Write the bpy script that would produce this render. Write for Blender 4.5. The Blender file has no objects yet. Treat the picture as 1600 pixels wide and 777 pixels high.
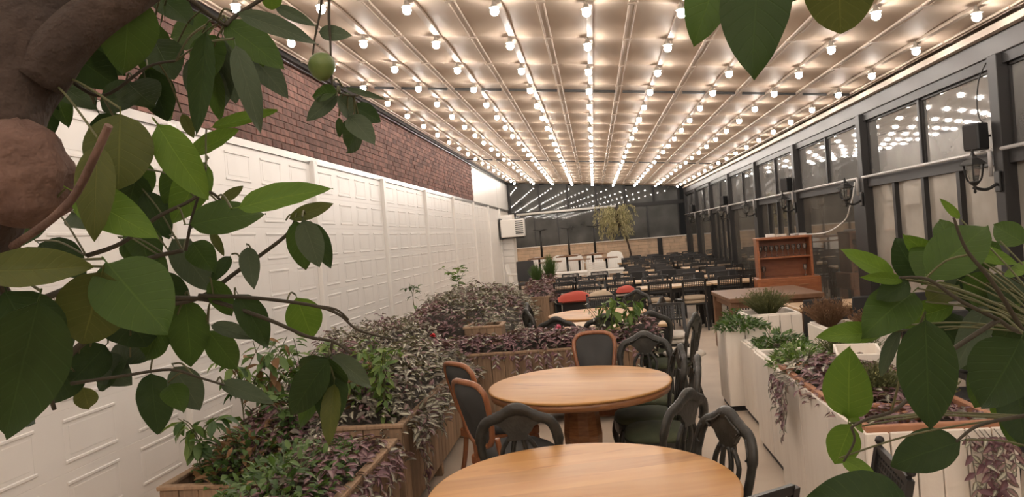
import bpy, math, random
from mathutils import Vector, Matrix, Quaternion
random.seed(7)
PI = math.pi
# ---------------------------------------------------------------- camera
scn = bpy.context.scene
COL = scn.collection
F = 1150.0; CX = 800.0; CY = 388.5; CAMZ = 1.76
_d = Vector((128.0, 23.5, -F)).normalized()            # world +Y seen from the camera frame
_u = Vector((-0.08, 1.0, 0.0)); _u.z = -(_u.x*_d.x + _u.y*_d.y)/_d.z; _u.normalize()
_r = _d.cross(_u)
M3 = Matrix((_r, _d, _u))                              # world = M3 @ camera
cam_d = bpy.data.cameras.new('camera'); cam = bpy.data.objects.new('camera', cam_d); COL.objects.link(cam)
cam_d.sensor_width = 36.0; cam_d.lens = 36.0*F/1600.0; cam_d.clip_start = 0.02
cam.matrix_world = Matrix.Translation((0, 0, CAMZ)) @ M3.to_4x4()
scn.camera = cam
# ---------------------------------------------------------------- world, exposure
w = bpy.data.worlds.new('night'); scn.world = w; w.use_nodes = True
w.node_tree.nodes['Background'].inputs[0].default_value = (0.06, 0.055, 0.05, 1)
w.node_tree.nodes['Background'].inputs[1].default_value = 0.15
scn.view_settings.view_transform = 'Standard'
scn.view_settings.look = 'None'; scn.view_settings.gamma = 1.0; scn.view_settings.use_curve_mapping = False
scn.view_settings.exposure = 0.48
BULB = 92.0
scn.cycles.max_bounces = 7; scn.cycles.diffuse_bounces = 4; scn.cycles.glossy_bounces = 3
scn.cycles.transparent_max_bounces = 12; scn.cycles.sample_clamp_indirect = 6.0

def ray(px, py): return M3 @ Vector((px-CX, CY-py, -F))
C0 = Vector((0, 0, CAMZ))
def at(px, py, dist):
    """a point at real distance dist (depth along the view) through the photo's pixel"""
    return C0 + ray(px, py)*(dist/F)

# ---------------------------------------------------------------- materials
def mat(name, col, rough=0.5, metal=0.0, spec=0.5, noise=None, bump=None, emit=0, trans=0.0, coat=0.0, two=None):
    m = bpy.data.materials.new(name); m.use_nodes = True
    nt = m.node_tree; b = nt.nodes['Principled BSDF']
    b.inputs['Base Color'].default_value = (*col, 1); b.inputs['Roughness'].default_value = rough
    b.inputs['Metallic'].default_value = metal; b.inputs['Specular IOR Level'].default_value = spec
    b.inputs['Coat Weight'].default_value = coat; b.inputs['Coat Roughness'].default_value = 0.15
    if trans: b.inputs['Subsurface Weight'].default_value = 0.0
    tc = nt.nodes.new('ShaderNodeTexCoord')
    if noise:
        # noise = (scale, (sx,sy,sz), colour2, low, high)
        mp = nt.nodes.new('ShaderNodeMapping'); mp.inputs['Scale'].default_value = noise[1]
        nt.links.new(tc.outputs['Object'], mp.inputs[0])
        n = nt.nodes.new('ShaderNodeTexNoise'); n.inputs['Scale'].default_value = noise[0]; n.inputs['Detail'].default_value = 5
        nt.links.new(mp.outputs[0], n.inputs['Vector'])
        rp = nt.nodes.new('ShaderNodeValToRGB')
        rp.color_ramp.elements[0].position = noise[3]; rp.color_ramp.elements[0].color = (*col, 1)
        rp.color_ramp.elements[1].position = noise[4]; rp.color_ramp.elements[1].color = (*noise[2], 1)
        nt.links.new(n.outputs['Fac'], rp.inputs[0]); nt.links.new(rp.outputs[0], b.inputs['Base Color'])
    if bump:
        n2 = nt.nodes.new('ShaderNodeTexNoise'); n2.inputs['Scale'].default_value = bump[0]; n2.inputs['Detail'].default_value = 4
        nt.links.new(tc.outputs['Object'], n2.inputs['Vector'])
        bp = nt.nodes.new('ShaderNodeBump'); bp.inputs['Strength'].default_value = bump[1]; bp.inputs['Distance'].default_value = bump[2]
        nt.links.new(n2.outputs['Fac'], bp.inputs['Height']); nt.links.new(bp.outputs[0], b.inputs['Normal'])
    if emit:
        b.inputs['Emission Color'].default_value = (*col, 1); b.inputs['Emission Strength'].default_value = emit
    if trans:
        t = nt.nodes.new('ShaderNodeBsdfTranslucent'); t.inputs[0].default_value = (col[0]*1.3, col[1]*1.4, col[2]*.6, 1)
        mx = nt.nodes.new('ShaderNodeMixShader'); mx.inputs[0].default_value = trans
        nt.links.new(b.outputs[0], mx.inputs[1]); nt.links.new(t.outputs[0], mx.inputs[2])
        nt.links.new(mx.outputs[0], nt.nodes['Material Output'].inputs[0])
    return m

def vary(m, amount=0.25):
    """each object with this material gets its own slight lightness"""
    nt = m.node_tree; b = nt.nodes['Principled BSDF']
    oi = nt.nodes.new('ShaderNodeObjectInfo'); mr = nt.nodes.new('ShaderNodeMapRange')
    mr.inputs['To Min'].default_value = 1-amount; mr.inputs['To Max'].default_value = 1+amount
    nt.links.new(oi.outputs['Random'], mr.inputs[0])
    hs = nt.nodes.new('ShaderNodeHueSaturation'); nt.links.new(mr.outputs[0], hs.inputs['Value'])
    src = b.inputs['Base Color']
    if src.is_linked: nt.links.new(src.links[0].from_socket, hs.inputs['Color'])
    else: hs.inputs['Color'].default_value = src.default_value
    nt.links.new(hs.outputs[0], src)
    return m

MT = {}
MT['fabric_roof'] = mat('fabric_roof', (0.59, 0.475, 0.375), 0.6, spec=0.12, noise=(1.5, (1, .3, 1), (0.54, 0.43, 0.335), .35, .7))
MT['rail_white'] = mat('rail_white', (0.56, 0.46, 0.38), 0.5, spec=0.25)
MT['door_white'] = mat('door_white', (0.83, 0.80, 0.76), 0.38, spec=0.45, noise=(3, (1, 1, .4), (0.80, 0.765, 0.725), .4, .75))
MT['plaster'] = mat('plaster', (0.76, 0.71, 0.65), 0.8, noise=(4, (1, 1, 1), (0.68, .63, .57), .4, .7), bump=(30, .2, .01))
MT['steel'] = mat('steel', (0.30, 0.28, 0.26), 0.28, metal=0.75)
MT['brick'] = vary(mat('brick', (0.20, 0.098, 0.078), 0.85, noise=(9, (1, 1, 1), (0.125, 0.068, 0.056), .42, .66), bump=(60, .5, .01)), .35)
def brick_rand(m):
    nt = m.node_tree; b = nt.nodes['Principled BSDF']
    g = nt.nodes.new('ShaderNodeNewGeometry'); mr = nt.nodes.new('ShaderNodeMapRange')
    mr.inputs['To Min'].default_value = .62; mr.inputs['To Max'].default_value = 1.35
    nt.links.new(g.outputs['Random Per Island'], mr.inputs[0])
    hs = nt.nodes.new('ShaderNodeHueSaturation'); nt.links.new(mr.outputs[0], hs.inputs['Value'])
    src = b.inputs['Base Color']; nt.links.new(src.links[0].from_socket, hs.inputs['Color']); nt.links.new(hs.outputs[0], src)
    return m
MT['brick_far'] = brick_rand(mat('brick_far', (0.20, 0.098, 0.078), 0.85, noise=(9, (1, 1, 1), (0.125, 0.068, 0.056), .42, .66), bump=(60, .5, .01)))
MT['mortar'] = mat('mortar', (0.17, 0.12, 0.10), 0.95)
MT['stone'] = brick_rand(mat('stone', (0.66, 0.48, 0.33), 0.85, noise=(4, (1, 1, 1), (0.52, 0.38, 0.27), .4, .65)))
MT['stone_joint'] = mat('stone_joint', (0.33, 0.25, 0.18), .95)
MT['floor'] = mat('floor', (0.64, 0.54, 0.43), 0.55, spec=.35, noise=(1.6, (1, 1, 1), (0.52, 0.425, 0.335), .38, .72), bump=(18, .12, .01))
MT['dark_metal'] = mat('dark_metal', (0.028, 0.026, 0.025), 0.5, spec=.3)
MT['beam_grey'] = mat('beam_grey', (0.085, 0.078, 0.076), 0.5, spec=.3)
MT['black_metal'] = mat('black_metal', (0.018, 0.017, 0.016), 0.38)
MT['black_plastic'] = mat('black_plastic', (0.02, 0.02, 0.02), 0.5)
MT['pipe'] = mat('pipe', (0.55, 0.52, 0.50), 0.35)
MT['white_plastic'] = mat('white_plastic', (0.86, 0.83, 0.78), 0.35)
MT['carved'] = mat('carved', (0.022, 0.021, 0.017), 0.42, spec=.55, noise=(14, (1, 1, 1), (0.05, 0.048, 0.04), .5, .75), bump=(45, .5, .006))
MT['velvet'] = mat('velvet', (0.045, 0.055, 0.028), 0.85, noise=(8, (1, 1, 1), (0.07, 0.08, 0.04), .4, .7))
MT['charcoal'] = mat('charcoal', (0.05, 0.05, 0.048), 0.8, bump=(200, .3, .002))
MT['chair_wood'] = mat('chair_wood', (0.33, 0.13, 0.055), 0.32, coat=.4, noise=(10, (4, 4, .6), (0.24, 0.085, 0.035), .4, .7))
MT['oak'] = None
MT['rim_wood'] = mat('rim_wood', (0.34, 0.145, 0.055), 0.4, coat=.3, noise=(12, (1, 1, 6), (0.20, 0.08, 0.03), .4, .7))
MT['planter_wood'] = vary(mat('planter_wood', (0.34, 0.225, 0.14), 0.75, noise=(9, (5, 5, .5), (0.22, 0.145, 0.09), .4, .7), bump=(60, .3, .004)), .18)
MT['white_wood'] = vary(mat('white_wood', (0.90, 0.83, 0.74), 0.6, noise=(7, (3, 3, .4), (0.84, 0.76, 0.67), .45, .75), bump=(40, .2, .004)), .06)
MT['terracotta'] = mat('terracotta', (0.42, 0.20, 0.11), 0.7, noise=(12, (1, 1, 1), (0.34, 0.16, .09), .4, .7))
MT['soil'] = mat('soil', (0.05, 0.033, 0.022), 0.95, bump=(40, .8, .02))
MT['hutch_wood'] = mat('hutch_wood', (0.36, 0.125, 0.045), 0.38, coat=.25, noise=(8, (1, 1, 5), (0.28, 0.09, 0.032), .4, .7))
MT['brown_wood'] = mat('brown_wood', (0.22, 0.115, 0.06), 0.5, noise=(8, (1, 6, 1), (0.16, 0.08, 0.04), .4, .7))
MT['pale_wood'] = mat('pale_wood', (0.62, 0.43, 0.25), 0.4, noise=(6, (.6, 6, 1), (0.52, 0.34, 0.19), .4, .7))
MT['beige_cloth'] = mat('beige_cloth', (0.48, 0.38, 0.27), 0.9)
MT['white_cloth'] = mat('white_cloth', (0.74, 0.68, 0.60), 0.9)
MT['red_cloth'] = mat('red_cloth', (0.46, 0.075, 0.05), 0.85)
MT['bark'] = mat('bark', (0.062, 0.040, 0.029), 0.9, noise=(14, (1, 1, .5), (0.036, 0.023, 0.017), .4, .65), bump=(28, 1.0, .02))
MT['cut_bark'] = mat('cut_bark', (0.17, 0.10, 0.075), 0.9, noise=(16, (1, 1, 1), (0.085, 0.045, 0.032), .4, .7), bump=(24, 1.0, .02))
MT['twig'] = mat('twig', (0.04, 0.032, 0.018), 0.8)
MT['pepper_stem'] = mat('pepper_stem', (0.09, 0.09, 0.035), 0.7)
MT['lime'] = mat('lime', (0.085, 0.13, 0.03), 0.45, bump=(120, .35, .002), noise=(20, (1, 1, 1), (0.12, 0.17, 0.04), .4, .7))
MT['zeb_edge'] = mat('zeb_edge', (0.16, 0.14, 0.11), 0.45, trans=.12)
MT['zeb_silver'] = mat('zeb_silver', (0.48, 0.47, 0.37), 0.4, trans=.12)
MT['zeb_purple'] = mat('zeb_purple', (0.15, 0.072, 0.088), 0.5, trans=.15)
MT['zeb_mauve'] = mat('zeb_mauve', (0.28, 0.175, 0.175), 0.45, trans=.15)
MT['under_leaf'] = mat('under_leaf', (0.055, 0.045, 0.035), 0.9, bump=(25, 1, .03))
MT['green_a'] = mat('green_a', (0.09, 0.16, 0.04), 0.5, trans=.25)
MT['green_b'] = mat('green_b', (0.16, 0.24, 0.06), 0.5, trans=.25)
MT['green_c'] = mat('green_c', (0.05, 0.10, 0.03), 0.5, trans=.25)
MT['dry_leaf'] = mat('dry_leaf', (0.20, 0.11, 0.05), 0.8, trans=.2)
MT['heath_a'] = mat('heath_a', (0.12, 0.13, 0.045), 0.8)
MT['heath_b'] = mat('heath_b', (0.20, 0.11, 0.055), 0.8)
MT['olive_pale'] = mat('olive_pale', (0.46, 0.41, 0.24), 0.7, trans=.2)
MT['olive_deep'] = mat('olive_deep', (0.28, 0.26, 0.13), 0.7, trans=.2)
MT['flower_red'] = mat('flower_red', (0.65, 0.01, 0.02), 0.6)
MT['flower_pink'] = mat('flower_pink', (0.75, 0.16, 0.25), 0.6)
MT['white_petal'] = mat('white_petal', (0.8, 0.8, 0.7), .6)
MT['bulb'] = mat('bulb', (1.0, 0.915, 0.83), 0.3, emit=BULB)
MT['socket'] = mat('socket', (0.45, 0.40, 0.34), 0.4)
MT['dark_fabric'] = mat('dark_fabric', (0.035, 0.036, 0.04), .8)
MT['grey_pad'] = mat('grey_pad', (0.035, 0.034, 0.034), .7)
MT['outside_wall'] = mat('outside_wall', (0.12, 0.125, 0.10), .9, noise=(.8, (1, 1, 1), (0.06, .07, .05), .4, .7))

def wood_top(name, c1, c2, c3, boards=8.0):
    m = bpy.data.materials.new(name); m.use_nodes = True; nt = m.node_tree; b = nt.nodes['Principled BSDF']
    b.inputs['Roughness'].default_value = .42; b.inputs['Specular IOR Level'].default_value = .3; b.inputs['Coat Weight'].default_value = .05; b.inputs['Coat Roughness'].default_value = .22
    tc = nt.nodes.new('ShaderNodeTexCoord')
    sp = nt.nodes.new('ShaderNodeSeparateXYZ'); nt.links.new(tc.outputs['Object'], sp.inputs[0])
    ml = nt.nodes.new('ShaderNodeMath'); ml.operation = 'MULTIPLY'; ml.inputs[1].default_value = boards; nt.links.new(sp.outputs['Y'], ml.inputs[0])
    fl = nt.nodes.new('ShaderNodeMath'); fl.operation = 'FLOOR'; nt.links.new(ml.outputs[0], fl.inputs[0])
    wn = nt.nodes.new('ShaderNodeTexWhiteNoise'); wn.noise_dimensions = '1D'; nt.links.new(fl.outputs[0], wn.inputs['W'])
    mp = nt.nodes.new('ShaderNodeMapping'); mp.inputs['Scale'].default_value = (.9, 5, 1); nt.links.new(tc.outputs['Object'], mp.inputs[0])
    ad = nt.nodes.new('ShaderNodeVectorMath'); ad.operation = 'ADD'; nt.links.new(mp.outputs[0], ad.inputs[0])
    sc = nt.nodes.new('ShaderNodeVectorMath'); sc.operation = 'SCALE'; sc.inputs['Scale'].default_value = 7.0
    nt.links.new(wn.outputs['Color'], sc.inputs[0]); nt.links.new(sc.outputs[0], ad.inputs[1])
    n = nt.nodes.new('ShaderNodeTexNoise'); n.inputs['Scale'].default_value = 2.2; n.inputs['Detail'].default_value = 6; n.inputs['Distortion'].default_value = .6
    nt.links.new(ad.outputs[0], n.inputs['Vector'])
    r = nt.nodes.new('ShaderNodeValToRGB'); e = r.color_ramp.elements
    e[0].position = .25; e[0].color = (*c3, 1); e[1].position = .62; e[1].color = (*c1, 1)
    k = e.new(.40); k.color = (*c2, 1)
    nt.links.new(n.outputs['Fac'], r.inputs[0])
    hs = nt.nodes.new('ShaderNodeHueSaturation'); mr = nt.nodes.new('ShaderNodeMapRange'); mr.inputs['To Min'].default_value = .86; mr.inputs['To Max'].default_value = 1.1
    nt.links.new(wn.outputs['Value'], mr.inputs[0]); nt.links.new(mr.outputs[0], hs.inputs['Value']); nt.links.new(r.outputs[0], hs.inputs['Color'])
    nt.links.new(hs.outputs[0], b.inputs['Base Color'])
    return m
MT['oak'] = wood_top('oak', (0.56, 0.30, 0.105), (0.50, 0.25, 0.08), (0.30, 0.13, 0.04), 7)
MT['pine_top'] = wood_top('pine_top', (0.66, 0.45, 0.25), (0.58, 0.38, 0.20), (0.42, 0.25, 0.12), 9)

def leaf_mat(name, c1, c2):
    m = bpy.data.materials.new(name); m.use_nodes = True; nt = m.node_tree; b = nt.nodes['Principled BSDF']
    b.inputs['Roughness'].default_value = .48; b.inputs['Specular IOR Level'].default_value = .22
    uv = nt.nodes.new('ShaderNodeUVMap'); uv.uv_map = 'UVMap'
    sp = nt.nodes.new('ShaderNodeSeparateXYZ'); nt.links.new(uv.outputs[0], sp.inputs[0])
    # |u-.5| , veins slant forward
    s1 = nt.nodes.new('ShaderNodeMath'); s1.operation = 'SUBTRACT'; s1.inputs[1].default_value = .5; nt.links.new(sp.outputs['X'], s1.inputs[0])
    ab = nt.nodes.new('ShaderNodeMath'); ab.operation = 'ABSOLUTE'; nt.links.new(s1.outputs[0], ab.inputs[0])
    mu = nt.nodes.new('ShaderNodeMath'); mu.operation = 'MULTIPLY_ADD'; mu.inputs[1].default_value = -.45; nt.links.new(ab.outputs[0], mu.inputs[0]); nt.links.new(sp.outputs['Y'], mu.inputs[2])
    fr = nt.nodes.new('ShaderNodeMath'); fr.operation = 'MULTIPLY'; fr.inputs[1].default_value = 9.0; nt.links.new(mu.outputs[0], fr.inputs[0])
    pp = nt.nodes.new('ShaderNodeMath'); pp.operation = 'PINGPONG'; pp.inputs[1].default_value = .5; nt.links.new(fr.outputs[0], pp.inputs[0])
    lt = nt.nodes.new('ShaderNodeMapRange'); lt.inputs['From Min'].default_value = 0; lt.inputs['From Max'].default_value = .09; lt.inputs['To Min'].default_value = .2; lt.inputs['To Max'].default_value = 0
    nt.links.new(pp.outputs[0], lt.inputs[0])
    mid = nt.nodes.new('ShaderNodeMapRange'); mid.inputs['From Max'].default_value = .022; mid.inputs['To Min'].default_value = .5; mid.inputs['To Max'].default_value = 0
    nt.links.new(ab.outputs[0], mid.inputs[0])
    mxv = nt.nodes.new('ShaderNodeMath'); mxv.operation = 'MAXIMUM'; nt.links.new(lt.outputs[0], mxv.inputs[0]); nt.links.new(mid.outputs[0], mxv.inputs[1])
    tc = nt.nodes.new('ShaderNodeTexCoord'); n = nt.nodes.new('ShaderNodeTexNoise'); n.inputs['Scale'].default_value = 2.5; nt.links.new(tc.outputs['Object'], n.inputs['Vector'])
    oi = nt.nodes.new('ShaderNodeObjectInfo')
    a1 = nt.nodes.new('ShaderNodeMath'); a1.operation = 'MULTIPLY_ADD'; a1.inputs[1].default_value = .9; a1.inputs[2].default_value = -.1; nt.links.new(n.outputs['Fac'], a1.inputs[0])
    a2 = nt.nodes.new('ShaderNodeMath'); a2.operation = 'MULTIPLY_ADD'; a2.inputs[1].default_value = .5; a2.use_clamp = True; nt.links.new(oi.outputs['Random'], a2.inputs[0]); nt.links.new(a1.outputs[0], a2.inputs[2])
    mc = nt.nodes.new('ShaderNodeMix'); mc.data_type = 'RGBA'; mc.inputs['A'].default_value = (*c1, 1); mc.inputs['B'].default_value = (*c2, 1)
    nt.links.new(a2.outputs[0], mc.inputs['Factor'])
    mv = nt.nodes.new('ShaderNodeMix'); mv.data_type = 'RGBA'; mv.inputs['B'].default_value = (c2[0]*1.7, c2[1]*1.55, c2[2]*1.6, 1)
    nt.links.new(mxv.outputs[0], mv.inputs['Factor']); nt.links.new(mc.outputs['Result'], mv.inputs['A'])
    nt.links.new(mv.outputs['Result'], b.inputs['Base Color'])
    bp = nt.nodes.new('ShaderNodeBump'); bp.inputs['Strength'].default_value = .35; bp.inputs['Distance'].default_value = .004; bp.invert = True
    nt.links.new(mxv.outputs[0], bp.inputs['Height']); nt.links.new(bp.outputs[0], b.inputs['Normal'])
    t = nt.nodes.new('ShaderNodeBsdfTranslucent'); nt.links.new(mv.outputs['Result'], t.inputs[0])
    ms = nt.nodes.new('ShaderNodeMixShader'); ms.inputs[0].default_value = .3
    nt.links.new(b.outputs[0], ms.inputs[1]); nt.links.new(t.outputs[0], ms.inputs[2]); nt.links.new(ms.outputs[0], nt.nodes['Material Output'].inputs[0])
    return m
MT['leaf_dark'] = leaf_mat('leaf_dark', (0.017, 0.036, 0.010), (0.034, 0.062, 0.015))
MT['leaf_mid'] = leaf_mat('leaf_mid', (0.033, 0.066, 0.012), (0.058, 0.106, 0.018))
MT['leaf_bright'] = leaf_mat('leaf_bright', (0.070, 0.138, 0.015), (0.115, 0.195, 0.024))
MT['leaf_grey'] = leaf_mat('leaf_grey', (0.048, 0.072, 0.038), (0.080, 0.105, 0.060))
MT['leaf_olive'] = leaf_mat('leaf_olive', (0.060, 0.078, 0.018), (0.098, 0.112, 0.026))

def glass_mat(name, haze, hazecol, tint, ior=1.8):
    """clear pane with a real Fresnel reflection and a diffuse veil: dust and damp plus painted-in reflected brightness"""
    m = bpy.data.materials.new(name); m.use_nodes = True; nt = m.node_tree
    nt.nodes.remove(nt.nodes['Principled BSDF'])
    tr = nt.nodes.new('ShaderNodeBsdfTransparent'); tr.inputs[0].default_value = (*tint, 1)
    gl = nt.nodes.new('ShaderNodeBsdfGlossy'); gl.inputs['Roughness'].default_value = .03; gl.inputs[0].default_value = (.95, .95, .95, 1)
    df = nt.nodes.new('ShaderNodeBsdfDiffuse'); df.inputs[0].default_value = (*hazecol, 1)
    fr = nt.nodes.new('ShaderNodeFresnel'); fr.inputs[0].default_value = ior
    tc = nt.nodes.new('ShaderNodeTexCoord'); n = nt.nodes.new('ShaderNodeTexNoise'); n.inputs['Scale'].default_value = 1.3; n.inputs['Detail'].default_value = 4
    nt.links.new(tc.outputs['Object'], n.inputs['Vector'])
    mr = nt.nodes.new('ShaderNodeMapRange'); mr.inputs['From Min'].default_value = .3; mr.inputs['From Max'].default_value = .7; mr.inputs['To Min'].default_value = haze*.6; mr.inputs['To Max'].default_value = haze*1.3
    nt.links.new(n.outputs['Fac'], mr.inputs[0])
    a = nt.nodes.new('ShaderNodeMixShader'); nt.links.new(mr.outputs[0], a.inputs[0]); nt.links.new(tr.outputs[0], a.inputs[1]); nt.links.new(df.outputs[0], a.inputs[2])
    c = nt.nodes.new('ShaderNodeMixShader'); nt.links.new(fr.outputs[0], c.inputs[0]); nt.links.new(a.outputs[0], c.inputs[1]); nt.links.new(gl.outputs[0], c.inputs[2])
    nt.links.new(c.outputs[0], nt.nodes['Material Output'].inputs[0])
    return m
MT['glass'] = glass_mat('glass', .62, (.33, .32, .30), (.45, .47, .45), 2.6)
MT['glass_low'] = glass_mat('glass_low', .62, (.56, .51, .44), (.5, .5, .46), 2.0)  # pale haze paints in the white doors' reflection on the near lower panes
MT['glass_dim'] = glass_mat('glass_dim', .34, (.34, .31, .26), (.5, .5, .46), 1.9)  # weaker haze, a darker painted reflection for the far lower panes
MT['glass_back'] = glass_mat('glass_back', .6, (.17, .17, .16), (.3, .3, .3), 1.32)
MT['clear_glass'] = glass_mat('clear_glass', .2, (.6, .6, .55), (.85, .85, .82))

# ---------------------------------------------------------------- mesh builder
class MB:
    def __init__(s): s.v = []; s.f = []; s.m = []; s.s = []; s.uv = None
    def add(s, vs, fs, m=0, smooth=False):
        o = len(s.v); s.v += [tuple(p) for p in vs]
        for f in fs: s.f.append(tuple(i+o for i in f)); s.m.append(m); s.s.append(smooth)
    def box(s, x0, x1, y0, y1, z0, z1, m=0, R=None, ch=0.0):
        if ch > 0:
            c = min(ch, (x1-x0)*.45, (y1-y0)*.45, (z1-z0)*.45)
            vs = []; 
            for X, sx in ((x0, 1), (x1, -1)):
                for Y, sy in ((y0, 1), (y1, -1)):
                    for Z, sz in ((z0, 1), (z1, -1)):
                        vs += [Vector((X, Y+sy*c, Z+sz*c)), Vector((X+sx*c, Y, Z+sz*c)), Vector((X+sx*c, Y+sy*c, Z))]
            I = lambda a, b, c_, k: ((a*2+b)*2+c_)*3+k
            fs = []
            for a in (0, 1):
                q = [I(a, 0, 0, 0), I(a, 0, 1, 0), I(a, 1, 1, 0), I(a, 1, 0, 0)]; fs.append(q if a == 0 else q[::-1])
                q = [I(0, a, 0, 1), I(1, a, 0, 1), I(1, a, 1, 1), I(0, a, 1, 1)]; fs.append(q if a == 0 else q[::-1])
                q = [I(0, 0, a, 2), I(0, 1, a, 2), I(1, 1, a, 2), I(1, 0, a, 2)]; fs.append(q if a == 0 else q[::-1])
            for a in (0, 1):
                for b in (0, 1):
                    fl = (a+b) % 2
                    q = [I(a, b, 0, 0), I(a, b, 0, 1), I(a, b, 1, 1), I(a, b, 1, 0)]; fs.append(q if not fl else q[::-1])
                    q = [I(a, 0, b, 0), I(a, 1, b, 0), I(a, 1, b, 2), I(a, 0, b, 2)]; fs.append(q if not fl else q[::-1])
                    q = [I(0, a, b, 1), I(0, a, b, 2), I(1, a, b, 2), I(1, a, b, 1)]; fs.append(q if not fl else q[::-1])
                    for c_ in (0, 1):
                        t = [I(a, b, c_, 0), I(a, b, c_, 2), I(a, b, c_, 1)]; fs.append(t if (a+b+c_) % 2 == 0 else t[::-1])
        else:
            vs = [Vector((x, y, z)) for x in (x0, x1) for y in (y0, y1) for z in (z0, z1)]
            fs = [(0, 1, 3, 2), (4, 6, 7, 5), (0, 4, 5, 1), (2, 3, 7, 6), (0, 2, 6, 4), (1, 5, 7, 3)]
        if R is not None: vs = [R @ p for p in vs]
        s.add(vs, fs, m)
        return s
    def bar(s, a, b, wx, wy, m=0, up=(0, 0, 1)):
        """square bar from a to b"""
        a = Vector(a); b = Vector(b); d = (b-a); L = d.length; d.normalize(); u = Vector(up)
        if abs(d.dot(u)) > .98: u = Vector((0, 1, 0))
        x = d.cross(u).normalized(); y = x.cross(d)
        vs = []
        for p in (a, b):
            for i, j in ((-1, -1), (1, -1), (1, 1), (-1, 1)): vs.append(p + x*(i*wx/2) + y*(j*wy/2))
        s.add(vs, [(3, 2, 1, 0), (4, 5, 6, 7), (0, 1, 5, 4), (1, 2, 6, 5), (2, 3, 7, 6), (3, 0, 4, 7)], m)
        return s
    def tube(s, pts, r, n=8, m=0, cap=True, closed=False, flat=1.0, up=None):
        pts = [Vector(p) for p in pts]; k = len(pts)
        rs = r if isinstance(r, (list, tuple)) else [r]*k
        T = []
        for i in range(k):
            if closed: t = pts[(i+1) % k]-pts[i-1]
            else: t = pts[min(i+1, k-1)]-pts[max(i-1, 0)]
            T.append(t.normalized() if t.length > 1e-9 else Vector((0, 0, 1)))
        u = Vector(up) if up else (Vector((0, 0, 1)) if abs(T[0].z) < .9 else Vector((0, 1, 0)))
        x = T[0].cross(u).normalized(); vs = []
        for i in range(k):
            if up: x = T[i].cross(Vector(up)); x = x.normalized() if x.length > 1e-6 else Vector((1, 0, 0))
            else:
                x = x - T[i]*x.dot(T[i]); x = x.normalized() if x.length > 1e-6 else T[i].orthogonal().normalized()
            y = T[i].cross(x)
            for j in range(n):
                a = 2*PI*j/n; vs.append(pts[i] + (x*math.cos(a) + y*math.sin(a)*flat)*rs[i])
        fs = []
        for i in range(k if closed else k-1):
            i2 = (i+1) % k
            for j in range(n): fs.append((i*n+j, i*n+(j+1) % n, i2*n+(j+1) % n, i2*n+j))
        s.add(vs, fs, m, True)
        if cap and not closed:
            o = len(s.v)-len(vs)
            s.f.append(tuple(o+j for j in range(n))[::-1]); s.m.append(m); s.s.append(False)
            s.f.append(tuple(o+(k-1)*n+j for j in range(n))); s.m.append(m); s.s.append(False)
        return s
    def lathe(s, prof, n=24, c=(0, 0, 0), m=0, smooth=True, R=None):
        vs = []; 
        for r, z in prof:
            for j in range(n):
                a = 2*PI*j/n; p = Vector((r*math.cos(a), r*math.sin(a), z))
                if R: p = R @ p
                vs.append(p + Vector(c))
        fs = [(i*n+j, i*n+(j+1) % n, (i+1)*n+(j+1) % n, (i+1)*n+j) for i in range(len(prof)-1) for j in range(n)]
        s.add(vs, fs, m, smooth)
        o = len(s.v)-len(vs)
        if prof[0][0] > 1e-5: s.f.append(tuple(o+j for j in range(n))[::-1]); s.m.append(m); s.s.append(False)
        if prof[-1][0] > 1e-5: s.f.append(tuple(o+(len(prof)-1)*n+j for j in range(n))); s.m.append(m); s.s.append(False)
        return s
    def prism(s, outline, y0, y1, m=0, R=None):
        """outline in x,z extruded along y"""
        n = len(outline); vs = [Vector((x, y0, z)) for x, z in outline]+[Vector((x, y1, z)) for x, z in outline]
        if R is not None: vs = [R @ p for p in vs]
        fs = [tuple(range(n)), tuple(range(n, 2*n))[::-1]] + [(i, i+n, (i+1) % n+n, (i+1) % n) for i in range(n)]
        s.add(vs, fs, m); return s
    def mesh(s, name, mats):
        me = bpy.data.meshes.new(name); me.from_pydata(s.v, [], s.f)
        for k in (mats if isinstance(mats, (list, tuple)) else [mats]): me.materials.append(MT[k])
        me.polygons.foreach_set('material_index', s.m); me.polygons.foreach_set('use_smooth', s.s)
        if s.uv:
            ul = me.uv_layers.new(name='UVMap')
            for li, l in enumerate(me.loops): ul.data[li].uv = s.uv[l.vertex_index]
        me.update(); return me

def link(name, me, parent=None, loc=None, rz=None, **kw):
    o = bpy.data.objects.new(name, me); COL.objects.link(o)
    if parent is not None: o.parent = parent
    if loc is not None: o.location = loc
    if rz is not None: o.rotation_euler = (0, 0, rz)
    for k, v in kw.items(): o[k] = v
    return o
def put(mb, name, mats, parent=None, **kw): return link(name, mb.mesh(name, mats), parent, **kw)
def B(*a, **k): return MB().box(*a, **k)
def thing(name, label, cat, loc=(0, 0, 0), rz=0, group=None):
    o = bpy.data.objects.new(name, None); COL.objects.link(o); o.location = loc; o.rotation_euler = (0, 0, rz)
    o['label'] = label; o['category'] = cat
    if group: o['group'] = group
    o.empty_display_size = .1
    return o
def tag(o, label, cat, group=None):
    o['label'] = label; o['category'] = cat
    if group: o['group'] = group
    return o
KIDS = {}
def dup(o, parent=None, loc=None, rz=None, label=None, group=None, scale=None):
    c = o.copy(); COL.objects.link(c)
    if parent is not None: c.parent = parent
    if loc is not None: c.location = loc
    if rz is not None: c.rotation_euler = (0, 0, rz)
    if scale is not None: c.scale = scale
    if label: c['label'] = label
    if group: c['group'] = group
    for ch in kids(o): dup(ch, c)
    return c
def kids(o):
    return o.children
ORD = ['first', 'second', 'third', 'fourth', 'fifth', 'sixth', 'seventh', 'eighth', 'ninth', 'tenth', 'eleventh', 'twelfth', 'thirteenth', 'fourteenth', 'fifteenth']
SK = 0.085            # the cross members run slightly askew
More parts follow.
